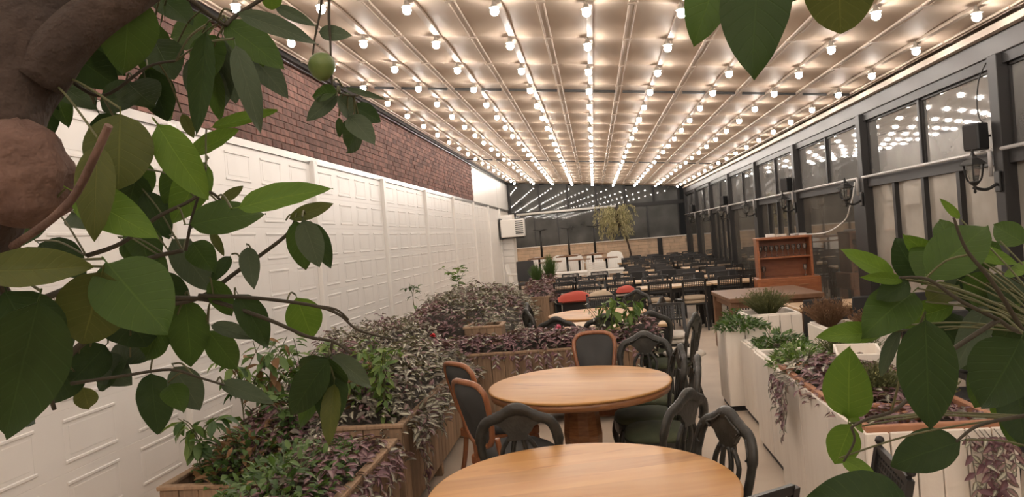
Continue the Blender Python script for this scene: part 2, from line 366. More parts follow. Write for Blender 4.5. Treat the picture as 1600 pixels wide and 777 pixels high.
XL = -3.2; XR = 3.56; YF = -5.6; YB = 28.5
def bz(x): return 3.88 - .1*(x+3.2)      # height of the bulbs
def cz(x): return bz(x) + .10           # height of the cloth
# ================================================================ THE SETTING
def struct(mb, name, mats, parent=None, **kw):
    o = put(mb, name, mats, parent, **kw)
    if parent is None: o['kind'] = 'structure'
    return o
struct(B(-3.6, 7.5, YF-.2, YB+1.2, -.12, 0), 'floor', 'floor')
# ceiling: one cloth with a pocket at every cross tube
YS = [6.03 + 1.12*k for k in range(-10, 20)]
mb = MB(); xs = []
x = XL-.02
while x < XR+.05: xs.append(x); x += .37
xs.append(XR+.06); ys = []
y = YF-.3
k0 = -7
for k in range(-11, 21):
    yc = 6.03+1.12*k
    for dy in (-.56, -.3, -.13, -.08, -.05, -.025, 0, .025, .05, .08, .13, .3): ys.append(yc+dy)
def pocket(y):
    k = round((y-6.03)/1.12); d = abs(y-6.03-1.12*k); return -.016*math.exp(-(d/.07)**2) - .010*(math.cos(min(d/.56, 1)*PI)*.5+.5)
vs = [(x, y+SK*x, cz(x)+pocket(y)+.02) for y in ys for x in xs]; nx = len(xs)
fs = [(j*nx+i, j*nx+i+1, (j+1)*nx+i+1, (j+1)*nx+i) for j in range(len(ys)-1) for i in range(nx-1)]
mb.add(vs, fs, 0, True)
ceiling = struct(mb, 'ceiling', 'fabric_roof')
ROWS = [-2.77, -2.07, -1.37, -.66, .08, .84, 1.62, 2.38, 3.17]
for i, x in enumerate(ROWS):
    a = (x+.028, YF-.2, cz(x)-.006); b = (x+.028, YB+SK*x, cz(x)-.006)
    put(MB().bar(a, b, .055, .030), 'lamp_rail', 'rail_white', ceiling)
for i in range(10):
    x = (ROWS[i-1]+ROWS[i])/2 if 0 < i < 9 else (XL+.13 if i == 0 else XR-.1)
    mb = MB(); 
    for dx in (-.026, .026): mb.tube([(x+dx, YF-.2, cz(x)-.010), (x+dx, YB+SK*x, cz(x)-.010)], .011, 8)
    mb.bar((x, YF-.2, cz(x)-.004), (x, YB+SK*x, cz(x)-.004), .045, .02)
    for yk in YS:
        if yk+SK*x < YB-.3: mb.box(x-.045, x+.045, yk+SK*x-.02, yk+SK*x+.02, cz(x)-.026, cz(x)-.012)
    put(mb, 'guide_rail', 'rail_white', ceiling)
for yc in (9.72, 19.2):
    mb = MB()
    rr = sorted(ROWS+[(ROWS[i]+ROWS[i+1])/2 for i in range(8)]+[XL, XR-.1])
    for i in range(len(rr)-1):
        a, b = rr[i]+.055, rr[i+1]-.04
        if b > a: mb.bar((a, yc+SK*a, cz(a)-.028), (b, yc+SK*b, cz(b)-.028), .03, .03)
    put(mb, 'roof_seam', 'black_metal', ceiling, kind='stuff')

# left wall: concrete core, bricks above the doors, plaster at the far end
wl = struct(B(XL-.3, XL-.03, YF-.2, YB+.3, 0, 4.1), 'wall_left', 'plaster')
put(B(XL-.035, XL-.012, YF, 20.0, 2.9, 3.93), 'mortar_bed', 'mortar', wl)
bl, bh, g = .215, .066, .011
bm = []
for k in range(5):
    q = MB(); t = random.uniform(-.004, .006)
    q.box(-.03, .0+t, -bl/2, bl/2, -bh/2, bh/2, ch=.004); bm.append(q.mesh('brick', 'brick'))
far = MB(); n_part = 0
c = 0; z = 2.915+bh/2
while z+bh/2 < 3.93:
    y = YF+.1+(bl/2 if c % 2 else 0)
    while y+bl/2 < 20.0+(.06 if c % 2 else 0):
        if 6.0 < y < 10.75 and n_part < 300:
            o = link('brick', random.choice(bm), wl, loc=(XL, y, z)); o.rotation_euler = (random.uniform(-.006, .006), 0, random.uniform(-.01, .01)); n_part += 1
        else:
            t = random.uniform(-.004, .006); far.box(XL-.03, XL+t, y-bl/2, y+bl/2, z-bh/2, z+bh/2)
        y += bl+g
    z += bh+g; c += 1
put(far, 'brick', 'brick_far', wl, kind='stuff')
put(B(XL-.03, XL+.012, YF, YB, 2.835, 2.905), 'lintel', 'steel', wl)
mb = MB().bar((XL+.06, YF, 3.93), (XL+.06, YB-.2, 3.93), .035, .05)
mb.tube([(XL+.05, YF, 3.88), (XL+.05, YB-.2, 3.88)], .012, 6)
put(mb, 'cable_rail', 'black_metal', wl)
put(B(XL-.02, XL-.005, 20.03, 25.1, 2.9, 3.95), 'plaster_panel', 'door_white', wl)
put(B(XL-.02, XL-.005, 25.13, YB, 2.9, 3.95), 'plaster_panel', 'door_white', wl)
# sectional doors
posts = [-6.3, -3.5, -.55, 2.43, 5.35, 8.27, 11.10, 13.98, 16.81, 19.7, 22.5, 25.15]
for i, y in enumerate(posts):
    put(B(XL-.03, XL+.055, y-.06, y+.06, 0, 2.86, ch=.006), 'door_post', 'door_white', wl)
pm = {}
for i in range(len(posts)-1):
    y0, y1 = posts[i]+.06, posts[i+1]-.06
    d = put(B(XL-.03, XL-.012, y0, y1, 0, 2.835), 'door_%d' % (i+1), 'door_white'); d['kind'] = 'structure'
    wpan = (y1-y0)/4
    for s in range(8):           # sections, thin recessed joints between
        z1 = 2.815-.37*s; z0 = z1-.3695
        if s == 7: z0 = .02
        put(B(XL-.014, XL+.004, y0+.004, y1-.004, max(z0, .015), z1, ch=.0015), 'door_section', 'door_white', d)
        if s == 7: continue
        key = round(wpan, 3)
        if key not in pm:
            q = MB(); a, b_, t = wpan*.34, .132, .007
            # raised frame moulding around a sunken field
            for (u0, u1, v0, v1) in ((-a, a, b_-.022, b_), (-a, a, -b_, -b_+.022), (-a, -a+.02, -b_+.022, b_-.022), (a-.02, a, -b_+.022, b_-.022)):
                q.box(0, t*(1.35 if u1-u0 > .1 else .3), u0, u1, v0, v1, ch=.005)
            q.box(0, .003, -a+.045, a-.045, -b_+.045, b_-.045, ch=.006)
            pm[key] = q.mesh('panel', 'door_white')
        if 3.5 < y0+2 and y0 < 22:
            for c in range(4):
                link('panel', pm[key], d, loc=(XL+.003, y0+wpan*(c+.5), z1-.185))
# the end return with its narrow shutter
wr = struct(B(XL-.02, -2.76, 25.3, 25.45, 0, 2.64), 'wall_return', 'door_white')
for k in range(11): put(B(XL+.02, -2.775, 25.275, 25.302, .06+k*.23, .06+k*.23+.215, ch=.008), 'slat', 'door_white', wr)
put(B(-2.76, -2.70, 25.28, 25.46, 0, 2.64), 'corner_post', 'plaster', wr)

# back wall
def yb(x): return YB+SK*x
ang = math.atan(SK)
wb = bpy.data.objects.new('wall_back', None); COL.objects.link(wb); wb['kind'] = 'structure'; wb.location = (0, YB, 0); wb.rotation_euler = (0, 0, ang)
put(B(XL-.05, XR+.1, .03, .25, 0, 1.40), 'low_wall', 'stone_joint', wb)
q = MB(); n_s = 0
z = .02; r_ = 0
while z < 1.36:
    h = .128; x = XL+ (0 if r_ % 2 else -.2)
    while x < XR:
        L = random.uniform(.34, .5); x1 = min(x+L, XR)
        mb = B(max(x, XL)+.004, x1-.004, .0+random.uniform(-.004, .006), .04, z+.004, z+h-.004)
        if z > .7 and n_s < 90 and x1-x > .1: put(mb, 'stone', 'stone', wb); n_s += 1
        else: q.add(mb.v, mb.f)
        x = x1
    z += h; r_ += 1
put(q, 'stone', 'stone', wb, kind='stuff')
put(B(XL, XR, -.05, .28, 1.40, 1.435), 'ledge', 'white_wood', wb)
put(B(2.40, 2.58, -.03, .02, 0, 1.40), 'pier', 'dark_metal', wb)
put(B(XL, XR, .05, .15, 2.66, 2.80), 'transom', 'dark_metal', wb)
for x in (-3.14, -2.0, -.9, .2, 1.3, 2.4, 3.35):
    put(B(x-.04, x+.04, .04, .16, 2.8, cz(x)+.05), 'mullion', 'dark_metal', wb)
for a, b_ in zip((-3.14, -2.0, -.9, .2, 1.3, 2.4), (-2.0, -.9, .2, 1.3, 2.4, 3.35)):
    put(B(a+.04, b_-.04, .09, .10, 2.8, cz(b_)+.05), 'pane', 'glass_back', wb)
for x in (-3.1, -2.25, -1.35, .75, 2.1, 3.3):
    put(B(x-.025, x+.025, .06, .14, 1.435, 2.66), 'mullion', 'black_metal', wb)
for a, b_ in zip((-3.1, -2.25, -1.35, .75, 2.1), (-2.25, -1.35, .75, 2.1, 3.3)):
    put(B(a+.025, b_-.025, .095, .105, 1.435, 2.66), 'pane', 'glass_back', wb)
# roller blind box across the left two thirds
o = put(MB().tube([(-2.9, yb(-2.9)-.16, 2.70), (.9, yb(.9)-.16, 2.74)], .045, 10), 'blind_roller', 'white_plastic')
tag(o, 'long white roller blind case across the dark back windows', 'blind')

# right wall: steel frame and hazy panes
RY = [-5.58, -2.45, .68, 3.82, 6.80, 10.07, 13.27, 16.42, 19.6, 22.7, 25.8, 28.75]
wr = bpy.data.objects.new('wall_right', None); COL.objects.link(wr); wr['kind'] = 'structure'
put(B(XR-.02, XR+.2, YF-.3, YB+.5, 3.02, 3.24, ch=.006), 'top_beam', 'beam_grey', wr)
put(B(XR+.0, XR+.14, YF-.3, YB+.5, 2.93, 3.02), 'top_beam', 'dark_metal', wr)
put(B(XR+.0, XR+.14, YF-.3, YB+.5, 2.08, 2.19), 'mid_beam', 'dark_metal', wr)
put(B(XR+.0, XR+.16, YF-.3, YB+.5, 0, .12), 'sill_beam', 'dark_metal', wr)
put(MB().bar((XR-.06, YF-.2, 3.22), (XR-.06, YB, 3.22), .07, .06), 'gutter', 'rail_white', wr)
for i, y in enumerate(RY):
    put(B(XR-.05, XR+.15, y-.075, y+.075, 0, 3.02, ch=.005), 'post', 'dark_metal', wr)
for i in range(len(RY)-1):
    y0, y1 = RY[i]+.075, RY[i+1]-.075; ym = y0+(y1-y0)*.5
    put(B(XR+.02, XR+.11, ym-.025, ym+.025, 2.19, 2.93), 'mullion', 'dark_metal', wr)
    for a, b_ in ((y0, ym-.025), (ym+.025, y1)):
        put(B(XR+.06, XR+.066, a, b_, 2.19, 2.93), 'pane', 'glass', wr)
        fr = MB()
        for q in ((a, a+.03, 2.19, 2.93), (b_-.03, b_, 2.19, 2.93)): fr.box(XR+.04, XR+.08, *q)
        for q in ((a, b_, 2.19, 2.215), (a, b_, 2.905, 2.93)): fr.box(XR+.04, XR+.08, *q)
        put(fr, 'sash', 'dark_metal', wr)
    if i in (2, 4, 6, 8): cuts = [y0+(y1-y0)*t for t in (0, .25, .5, .75, 1)]
    else: cuts = [y0, y0+.42, y1]; put(B(XR+.0, XR+.12, y0+.0, y0+.42, .12, 2.08), 'blind_panel', 'dark_metal', wr)
    for j in range(len(cuts)-1):
        a, b_ = cuts[j], cuts[j+1]
        if i not in (2, 4, 6, 8) and j == 0: continue
        if j: put(B(XR+.01, XR+.12, a-.035, a+.035, .12, 2.08), 'mullion', 'dark_metal', wr)
        put(B(XR+.06, XR+.066, a, b_, .12, 2.08), 'pane', 'glass_low' if i <= 4 else 'glass_dim', wr)
        put(B(XR+.03, XR+.1, a, b_, .12, .42), 'kick_panel', 'dark_metal', wr)
# grey conduit along the middle beam, dropping at each post
for i in range(len(RY)-1):
    y0, y1 = RY[i]+.09, RY[i+1]-.1
    pts = [(XR-.07, y1, 2.205)] + [(XR-.07, y0, 2.205), (XR-.07, y0, 2.03)]
    put(MB().tube([(XR-.07, y1, 2.205), (XR-.07, y0+.02, 2.205), (XR-.07, y0, 2.195), (XR-.07, y0, 2.17), (XR-.07, y0, 1.98)], .017, 8), 'conduit', 'pipe', wr)
# front wall behind the photographer, and the yard outside
struct(B(XL-.3, XR+.3, YF-.35, YF-.2, 0, 4.1), 'wall_front', 'plaster')
struct(B(7.2, 7.5, YF, YB+1, 0, 4.5), 'wall_yard', 'outside_wall')

# ================================================================ BULBS
q = MB(); v = Vector
import bmesh
bmx = bmesh.new(); bmesh.ops.create_icosphere(bmx, subdivisions=2, radius=.036)
for f_ in bmx.faces: f_.smooth = True
me_b = bpy.data.meshes.new('bulb'); bmx.to_mesh(me_b); bmx.free(); me_b.materials.append(MT['bulb'])
me_s = MB().lathe([(.030, .024), (.046, .030), (.048, .034), (.024, .048), (.016, .075), (.014, .098)], 10).mesh('socket', 'socket')  # socket with a flared plate added to keep upward light off the cloth
for r_, x in enumerate(ROWS):
    rowname = 'next to the brick wall' if r_ == 0 else ('next to the glass wall' if r_ == 8 else '%s from the brick wall' % ORD[r_])
    n_ = 0
    root = None
    for k in range(-10, 20):
        y = 6.03+1.12*k+SK*x
        if y > YB-.6+SK*x: continue
        rn = 'row beside the brick wall' if r_ == 0 else ('row beside the glass wall' if r_ == 8 else '%s row from the brick wall' % ORD[r_])
        if k < 4: lab = 'glowing bulb, %s, %s before the near roof seam' % (rn, ORD[3-k])
        elif k < 12: lab = 'glowing bulb, %s, %s past the near roof seam' % (rn, ORD[k-4])
        else: lab = 'glowing bulb, %s, %s past the far roof seam' % (rn, ORD[k-12])
        if root is None:
            root = thing('ceiling_bulb', lab, 'bulb', (x, y, bz(x)), 0, 'ceiling bulbs')
            link('bulb', me_b, root); link('socket', me_s, root)
        else: dup(root, loc=(x, y, bz(x)), label=lab)
# ================================================================ FURNITURE
def bez(p0, p1, p2, p3, n=8):
    p0, p1, p2, p3 = map(Vector, (p0, p1, p2, p3)); out = []
    for i in range(n+1):
        t = i/n; out.append(p0*(1-t)**3+p1*3*t*(1-t)**2+p2*3*t*t*(1-t)+p3*t**3)
    return out
def spline(pts, n=5):
    P = [Vector(p) for p in pts]; out = []
    for i in range(len(P)-1):
        a = P[max(i-1, 0)]; b = P[i]; c = P[i+1]; d = P[min(i+2, len(P)-1)]
        for k in range(n):
            t = k/n; out.append(.5*((2*b)+(c-a)*t+(2*a-5*b+4*c-d)*t*t+(-a+3*b-3*c+d)*t**3))
    out.append(P[-1]); return out
def pad(mb, cx, cy, z0, w, d, h, m=0, n=20, dome=.35, p=3.2):
    """rounded cushion (superellipse), domed on top"""
    prof = [(.90, 0), (.98, .12), (1, .35), (.985, .6), (.9, .82), (.7, .95), (.4, 1.0+dome*.2), (0.001, 1.0+dome*.3)]
    vs = []
    for r, z in prof:
        for j in range(n):
            a = 2*PI*j/n; c, s_ = math.cos(a), math.sin(a)
            k = (abs(c)**p+abs(s_)**p)**(-1/p)
            vs.append((cx+c*k*r*w/2, cy+s_*k*r*d/2, z0+z*h))
    fs = [(i*n+j, i*n+(j+1) % n, (i+1)*n+(j+1) % n, (i+1)*n+j) for i in range(len(prof)-1) for j in range(n)]
    mb.add(vs, fs, m, True); o = len(mb.v)-len(vs); mb.f.append(tuple(o+j for j in range(n))[::-1]); mb.m.append(m); mb.s.append(False)
    return mb

# --- carved baroque chair, faces local +Y
def make_carved(label, group=None):
    t = thing('carved_chair', label, 'chair', group=group)
    put(pad(MB(), 0, .02, .42, .43, .42, .065), 'seat', 'velvet', t)
    f = MB(); vs = []
    ol = []
    for j in range(24):
        a = 2*PI*j/24; c, s_ = math.cos(a), math.sin(a); k = (abs(c)**3.2+abs(s_)**3.2)**(-1/3.2); ol.append((c*k*.218, .02+s_*k*.213))
    vs = [(x, y, z) for z in (.36, .43) for x, y in ol]
    f.add(vs, [(j, (j+1) % 24, 24+(j+1) % 24, 24+j) for j in range(24)]+[tuple(range(24))[::-1], tuple(range(24, 48))], 0, False)
    put(f, 'seat_frame', 'carved', t)
    for s_ in (-1, 1):
        pts = spline([(s_*.17, .19, .40), (s_*.19, .215, .30), (s_*.175, .20, .18), (s_*.165, .19, .08), (s_*.175, .215, .0)])
        rr = [.030-.017*min(1, i/(len(pts)*.75)) for i in range(len(pts))]; rr[-1] = .018; rr[-2] = .017
        put(MB().tube(pts, rr, 8), 'leg', 'carved', t)
        pts = spline([(s_*.16, -.17, .44), (s_*.165, -.19, .25), (s_*.175, -.25, .0)])
        put(MB().tube(pts, [.022-.005*i/len(pts) for i in range(len(pts))], 8), 'leg', 'carved', t)
    # back arch: posts swing out, shoulders round over into a carved crest
    half = [(.145, -.18, .40), (.165, -.195, .52), (.195, -.22, .66), (.198, -.24, .76), (.165, -.255, .835), (.10, -.262, .862), (.045, -.266, .893), (0, -.268, .905)]
    L = [(-x, y, z) for x, y, z in half]; full = spline(L+half[::-1][1:], 4); n = len(full)
    rr = []
    for p in full:
        rr.append(.0225 + (.013*math.exp(-(p.x/.07)**2) if p.z > .8 else 0) + (.006 if .72 < p.z < .87 else 0))
    b = MB().tube(full, rr, 8, flat=.72, up=(0, 1, .15))
    for sx in (-1, 1):      # carved scrolls on the crest and the shoulders
        b.tube(spline([(sx*.02, -.245, .90), (sx*.07, -.242, .868), (sx*.12, -.235, .85), (sx*.10, -.238, .83)]), [.006]*16, 6)
        b.tube(spline([(sx*.165, -.236, .83), (sx*.19, -.222, .76), (sx*.175, -.222, .74)]), .006, 6)
    put(b, 'back_frame', 'carved', t)
    s = MB()
    ol = [(-.145, .858), (-.12, .832), (-.085, .815), (-.07, .79), (-.05, .772), (-.052, .745), (.052, .745), (.05, .772), (.07, .79), (.085, .815), (.12, .832), (.145, .858), (.06, .885), (-.06, .885)]
    s.prism(ol, -.011, .011, R=Matrix.Translation((0, -.258, 0)))
    for x0, xm, x1 in ((-.045, -.09, -.028), (-.018, -.034, -.010), (.018, .034, .010), (.045, .09, .028)):
        s.tube(spline([(x0, -.253, .76), (xm, -.245, .68), (xm*.72, -.225, .58), (x1, -.20, .475)]), .0125, 6)
    s.tube([(-.15, -.19, .475), (.15, -.19, .475)], .014, 6)
    put(s, 'splat', 'carved', t)
    return t
# --- balloon-back upholstered chair
def make_balloon(label, group=None):
    t = thing('upholstered_chair', label, 'chair', group=group)
    put(pad(MB(), 0, .02, .42, .45, .43, .07), 'seat', 'charcoal', t)
    put(B(-.215, .215, -.19, .22, .36, .43, ch=.012), 'seat_frame', 'chair_wood', t)
    def ring(k):
        pts = []
        for j in range(28):
            a = 2*PI*j/28; c, s_ = math.cos(a), math.sin(a); p = 3.8; r = (abs(c)**p+abs(s_)**p)**(-1/p)
            z = .735+s_*r*.20*k; ww = .158+.030*(s_*r); x = c*r*ww*k; y = -.20-.24*(z-.55)-.25*max(0, .03)
            y -= .03*(1-(x/.2)**2)
            pts.append(Vector((x, y, z)))
        return pts
    put(MB().tube(ring(1), .0185, 8, closed=True), 'back_frame', 'chair_wood', t)
    m = MB(); out = ring(.94); n = len(out)
    for sg in (1, -1):
        vs = []
        for q, off in ((1, 0.004), (.86, .018), (.5, .026), (.001, .028)):
            for p in out: vs.append(Vector((p.x*q, p.y*1+sg*off, .735+(p.z-.735)*q)) if q > .01 else Vector((0, -.275+sg*off, .735)))
        fs = [(i*n+j, i*n+(j+1) % n, (i+1)*n+(j+1) % n, (i+1)*n+j) for i in range(3) for j in range(n)]
        m.add(vs, fs if sg > 0 else [f[::-1] for f in fs], 0, True)
    put(m, 'back_pad', 'charcoal', t)
    for s_ in (-1, 1):
        put(MB().tube(spline([(s_*.165, -.17, .38), (s_*.14, -.19, .48), (s_*.132, -.206, .59)]), .017, 8), 'back_post', 'chair_wood', t)
        pts = spline([(s_*.18, .18, .40), (s_*.195, .20, .30), (s_*.18, .185, .15), (s_*.185, .20, .0)])
        put(MB().tube(pts, [.027-.012*i/len(pts) for i in range(len(pts))], 8), 'leg', 'chair_wood', t)
        pts = spline([(s_*.165, -.16, .42), (s_*.17, -.19, .22), (s_*.18, -.25, .0)])
        put(MB().tube(pts, [.020-.004*i/len(pts) for i in range(len(pts))], 8), 'leg', 'chair_wood', t)
    return t
# --- dark metal chair with pierced back
def make_metal(label, group=None, finial=True, seatpad=False):
    t = thing('metal_chair', label, 'chair', group=group)
    put(B(-.2, .2, -.19, .21, .435, .455, ch=.008), 'seat', 'black_metal', t)
    if seatpad: put(pad(MB(), 0, .01, .455, .40, .38, .05), 'seat_pad', 'grey_pad', t)
    for s_ in (-1, 1):
        put(MB().bar((s_*.18, .19, .44), (s_*.19, .21, 0), .026, .026), 'leg', 'black_metal', t)
        put(MB().bar((s_*.18, -.18, .46), (s_*.19, -.24, 0), .026, .026), 'leg', 'black_metal', t)
        m = MB().bar((s_*.18, -.18, .44), (s_*.185, -.27, .87), .03, .024)
        if finial: m.lathe([(0.001, -.018), (.013, -.012), (.018, 0), (.013, .012), (.001, .018)], 8, (s_*.185, -.275, .895))
        put(m, 'back_post', 'black_metal', t)
    p = MB(); y = lambda z: -.18-.09*(z-.44)/.43
    for z, h in ((.865, .03), (.69, .022)): p.bar((-.18, y(z), z), (.18, y(z), z), .018, h)
    for k in range(12):
        x = -.165+.03*k; p.bar((x, y(.70), .70), (x, y(.855), .855), .011, .006, up=(0, 1, 0))
    for k in range(5):
        z = .722+.028*k; p.bar((-.18, y(z), z), (.18, y(z), z), .006, .010)
    put(p, 'pierced_back', 'black_metal', t)
    return t
# --- dark chair with a plain padded back
def make_pad(label, group=None):
    t = thing('padded_chair', label, 'chair', group=group)
    put(pad(MB(), 0, .01, .42, .43, .42, .06, p=5), 'seat', 'grey_pad', t)
    m = B(-.2, .2, -.015, .015, 0, .40, ch=.012, R=Matrix.Translation((0, -.20, .48)) @ Matrix.Rotation(.14, 4, 'X'))
    put(m, 'backrest', 'grey_pad', t)
    for s_ in (-1, 1):
        put(MB().bar((s_*.18, .18, .43), (s_*.18, .19, 0), .028, .028), 'leg', 'black_metal', t)
        put(MB().bar((s_*.18, -.18, .5), (s_*.18, -.22, 0), .028, .028), 'leg', 'black_metal', t)
    return t
# --- white moulded garden chair
def make_white(label, group=None, slats=True):
    t = thing('garden_chair', label, 'chair', group=group)
    put(B(-.23, .23, -.2, .24, .40, .425, ch=.01), 'seat', 'white_plastic', t)
    R = Matrix.Translation((0, -.20, .40)) @ Matrix.Rotation(.22, 4, 'X'); m = MB()
    if slats:
        for k in range(8): m.box(-.21, .21, -.012, .012, .05+k*.052, .05+k*.052+.040, R=R)
        m.box(-.23, -.2, -.016, .016, 0, .48, R=R); m.box(.2, .23, -.016, .016, 0, .48, R=R); m.box(-.23, .23, -.016, .016, .47, .50, R=R)
    else:
        for k in range(6): m.box(-.195+k*.066, -.195+k*.066+.062, -.01, .01, .04, .44, R=R)
        ol = [(-.25, 0), (-.27, .30), (-.22, .47), (-.1, .52), (.1, .52), (.22, .47), (.27, .30), (.25, 0), (.2, 0), (.21, .30), (.17, .43), (-.17, .43), (-.21, .30), (-.2, 0)]
        m.prism(ol, -.014, .014, R=R)
    put(m, 'backrest', 'white_plastic', t)
    for s_ in (-1, 1):
        put(MB().tube([(s_*.25, .22, .41), (s_*.27, .2, .62), (s_*.27, .14, .65), (s_*.26, -.26, .66)], .02, 6), 'armrest', 'white_plastic', t)
        put(MB().bar((s_*.22, .2, .41), (s_*.26, .24, 0), .05, .03), 'leg', 'white_plastic', t)
        put(MB().bar((s_*.22, -.18, .41), (s_*.25, -.27, 0), .05, .03), 'leg', 'white_plastic', t)
    return t

def face(dx, dy): return math.atan2(dy, dx)-PI/2
def chair_at(proto, x, y, f, label, group=None):
    """x,y = where the top of the back stands, f = facing direction"""
    a = face(*f); fx, fy = -math.sin(a), math.cos(a)
    loc = (x+fx*.255, y+fy*.255, 0)
    if not proto.get('placed'):
        proto['placed'] = 1; proto.location = loc; proto.rotation_euler = (0, 0, a); proto['label'] = label
        if group: proto['group'] = group
        return proto
    return dup(proto, loc=loc, rz=a, label=label, group=group)

carved = make_carved('x'); G = 'carved black chairs round the tables'
chair_at(carved, -.46, 3.70, (0, 1), 'carved black chair between the two near round tables, back to the nearest table', G)
chair_at(carved, .40, 3.82, (-.80, .60), 'carved black chair right of the nearest table, the further of its two', G)
chair_at(carved, .52, 3.38, (-.88, -.42), 'carved black chair tucked against the right rim of the nearest table', G)
chair_at(carved, .335, 6.04, (-.12, -1), 'carved black chair behind the second round table, beside the orange-framed chair', G)
chair_at(carved, .53, 5.28, (-1, -.10), 'carved black chair side-on at the right of the second round table, further one', G)
chair_at(carved, .58, 4.80, (-1, .06), 'carved black chair with dark green seat side-on at the second round table, nearer one', G)
chair_at(carved, .88, 7.12, (-.92, .42), 'tall carved black chair at the aisle beyond the purple-planted crossing planter', G)
chair_at(carved, .50, 7.56, (-.05, 1), 'carved black chair back to the crossing planter, at the pale rectangular table', G)
chair_at(carved, -.46, 7.62, (.15, 1), 'carved black chair at the left end of the pale rectangular table', G)
chair_at(carved, .03, 7.58, (.0, 1), 'carved black chair half hidden by the crossing planter, centre of the pale table', G)
chair_at(carved, -.86, 8.7, (.9, .35), 'carved black chair by the small slatted box left of the third round table', G)
chair_at(carved, -.92, 9.50, (1, -.05), 'carved black chair at the left of the third round table, further one', G)
chair_at(carved, .74, 9.05, (-.9, .35), 'carved black chair at the right of the third round table', G)
chair_at(carved, .52, 10.35, (-.5, -.9), 'carved black chair behind the third round table on its right', G)
balloon = make_balloon('x'); G = 'orange-framed upholstered chairs'
chair_at(balloon, -.79, 4.38, (.74, .67), 'orange-framed charcoal upholstered chair, nearest one left of the second table', G)
chair_at(balloon, -.98, 5.06, (.72, .69), 'orange-framed charcoal upholstered chair beside the planter, further one left of the table', G)
chair_at(balloon, -.07, 6.10, (0, -1), 'orange-framed upholstered chair facing the camera behind the second table', G)

# --- round pedestal tables
def round_table(x, y, label, rz):
    t = thing('round_table', label, 'table', (x, y, 0), rz, 'round pedestal tables')
    R = .625
    put(MB().lathe([(R-.03, .733), (R-.003, .734), (R, .742), (R-.003, .748), (R-.012, .7505), (.001, .7505)], 72), 'tabletop', 'oak', t)
    put(MB().lathe([(.08, .665), (.50, .670), (R-.03, .683), (R-.012, .690), (R-.008, .7335), (R-.05, .7335), (.08, .7335)], 72), 'apron', 'rim_wood', t)
    mb = MB()
    mb.lathe([(.095, .12), (.105, .14), (.128, .30), (.135, .40), (.122, .54), (.105, .64), (.12, .665)], 12, smooth=False)
    put(mb, 'pedestal', 'rim_wood', t)
    mb = MB().lathe([(.24, .03), (.24, .085), (.20, .12), (.13, .125)], 10, smooth=False)
    put(mb, 'base', 'rim_wood', t)
    for k in range(4):
        a = PI/4+k*PI/2; put(MB().bar((math.cos(a)*.14, math.sin(a)*.14, .05), (math.cos(a)*.36, math.sin(a)*.36, .022), .08, .044), 'foot', 'rim_wood', t)
    return t
round_table(-.13, 2.95, 'round honey-coloured wooden table, the nearest one at the bottom edge', .25)
round_table(-.18, 5.05, 'round honey-coloured wooden table with thick pedestal, second from the camera', -.2)
round_table(-.04, 9.40, 'round honey-coloured wooden table beyond the purple-planted crossing planter', .1)

def rect_table(x, y, L, W, label, rz=0, top='pine_top', h=.75, leg='black_metal', group=None):
    t = thing('dining_table', label, 'table', (x, y, 0), rz, group)
    put(B(-L/2, L/2, -W/2, W/2, h-.035, h, ch=.006), 'tabletop', top, t)
    for sx in (-1, 1):
        for sy in (-1, 1):
            put(B(sx*(L/2-.07)-.03, sx*(L/2-.07)+.03, sy*(W/2-.07)-.03, sy*(W/2-.07)+.03, 0, h-.035), 'leg', leg, t)
    m = MB()
    for sy in (-1, 1): m.box(-L/2+.1, L/2-.1, sy*(W/2-.07)-.012, sy*(W/2-.07)+.012, h-.11, h-.035)
    for sx in (-1, 1): m.box(sx*(L/2-.07)-.012, sx*(L/2-.07)+.012, -W/2+.1, W/2-.1, h-.11, h-.035)
    put(m, 'apron', leg, t)
    return t
rect_table(.10, 8.22, 1.30, .68, 'pale pine rectangular table just beyond the crossing planter', .03)

# --- the rows of tables and metal chairs further back
metal = make_metal('x', finial=False); padc = make_pad('x')
ROWY = [(11.2, [(-.62, .62)]),]
rowdefs = [ # y of table centre, list of (x centre, length, chairs at front, chairs at back)
    (13.0, [(.10, .9), (1.30, 1.2), (2.45, 1.0)]),
    (14.7, [(-.45, .9), (.80, 1.2), (2.10, 1.2)]),
    (16.4, [(-.30, 1.3), (1.20, 1.2), (2.60, 1.1)]),
    (18.2, [(1.25, 1.2), (2.70, 1.2)]),
    (20.0, [(1.55, 1.1), (2.60, 1.2)]),
    (21.8, [(1.55, 1.2), (2.85, 1.1)]),
    (23.6, [(1.3, 1.2), (2.75, 1.2)]),
    (25.4, [(1.7, 1.2), (2.95, 1.1)]),
]
pos = ['left', 'middle', 'right']
rnd = random.Random(3)
seated = []
for ri, (ty, tabs) in enumerate(rowdefs):
    for ti, (tx, L) in enumerate(tabs):
        where = ['left end', 'middle', 'window end'][ti] if len(tabs) == 3 else ['left half', 'window half'][ti]
        yy = ty+SK*tx
        rect_table(tx, yy, L, .62, 'dark-legged wooden dining table in the %s back row, %s' % (ORD[ri], where), SK,
                   'pale_wood' if (ri+ti) % 3 else 'pine_top', group='tables of the back rows')
        n = 2
        for side in (-1, 1):
            for k in range(n):
                x = tx+(k-.5)*L*.5+rnd.uniform(-.03, .03)
                kind = metal if (ri+ti) % 4 != 3 else padc
                chair_at(kind, x, yy+side*(.62+rnd.uniform(-.04, .05)), (rnd.uniform(-.06, .06), -side),
                         'dark chair %s the %s back-row table at the %s, its %s seat' % ('in front of' if side < 0 else 'behind', ORD[ri], where, ['left', 'right'][k]),
                         'dark chairs of the back rows')
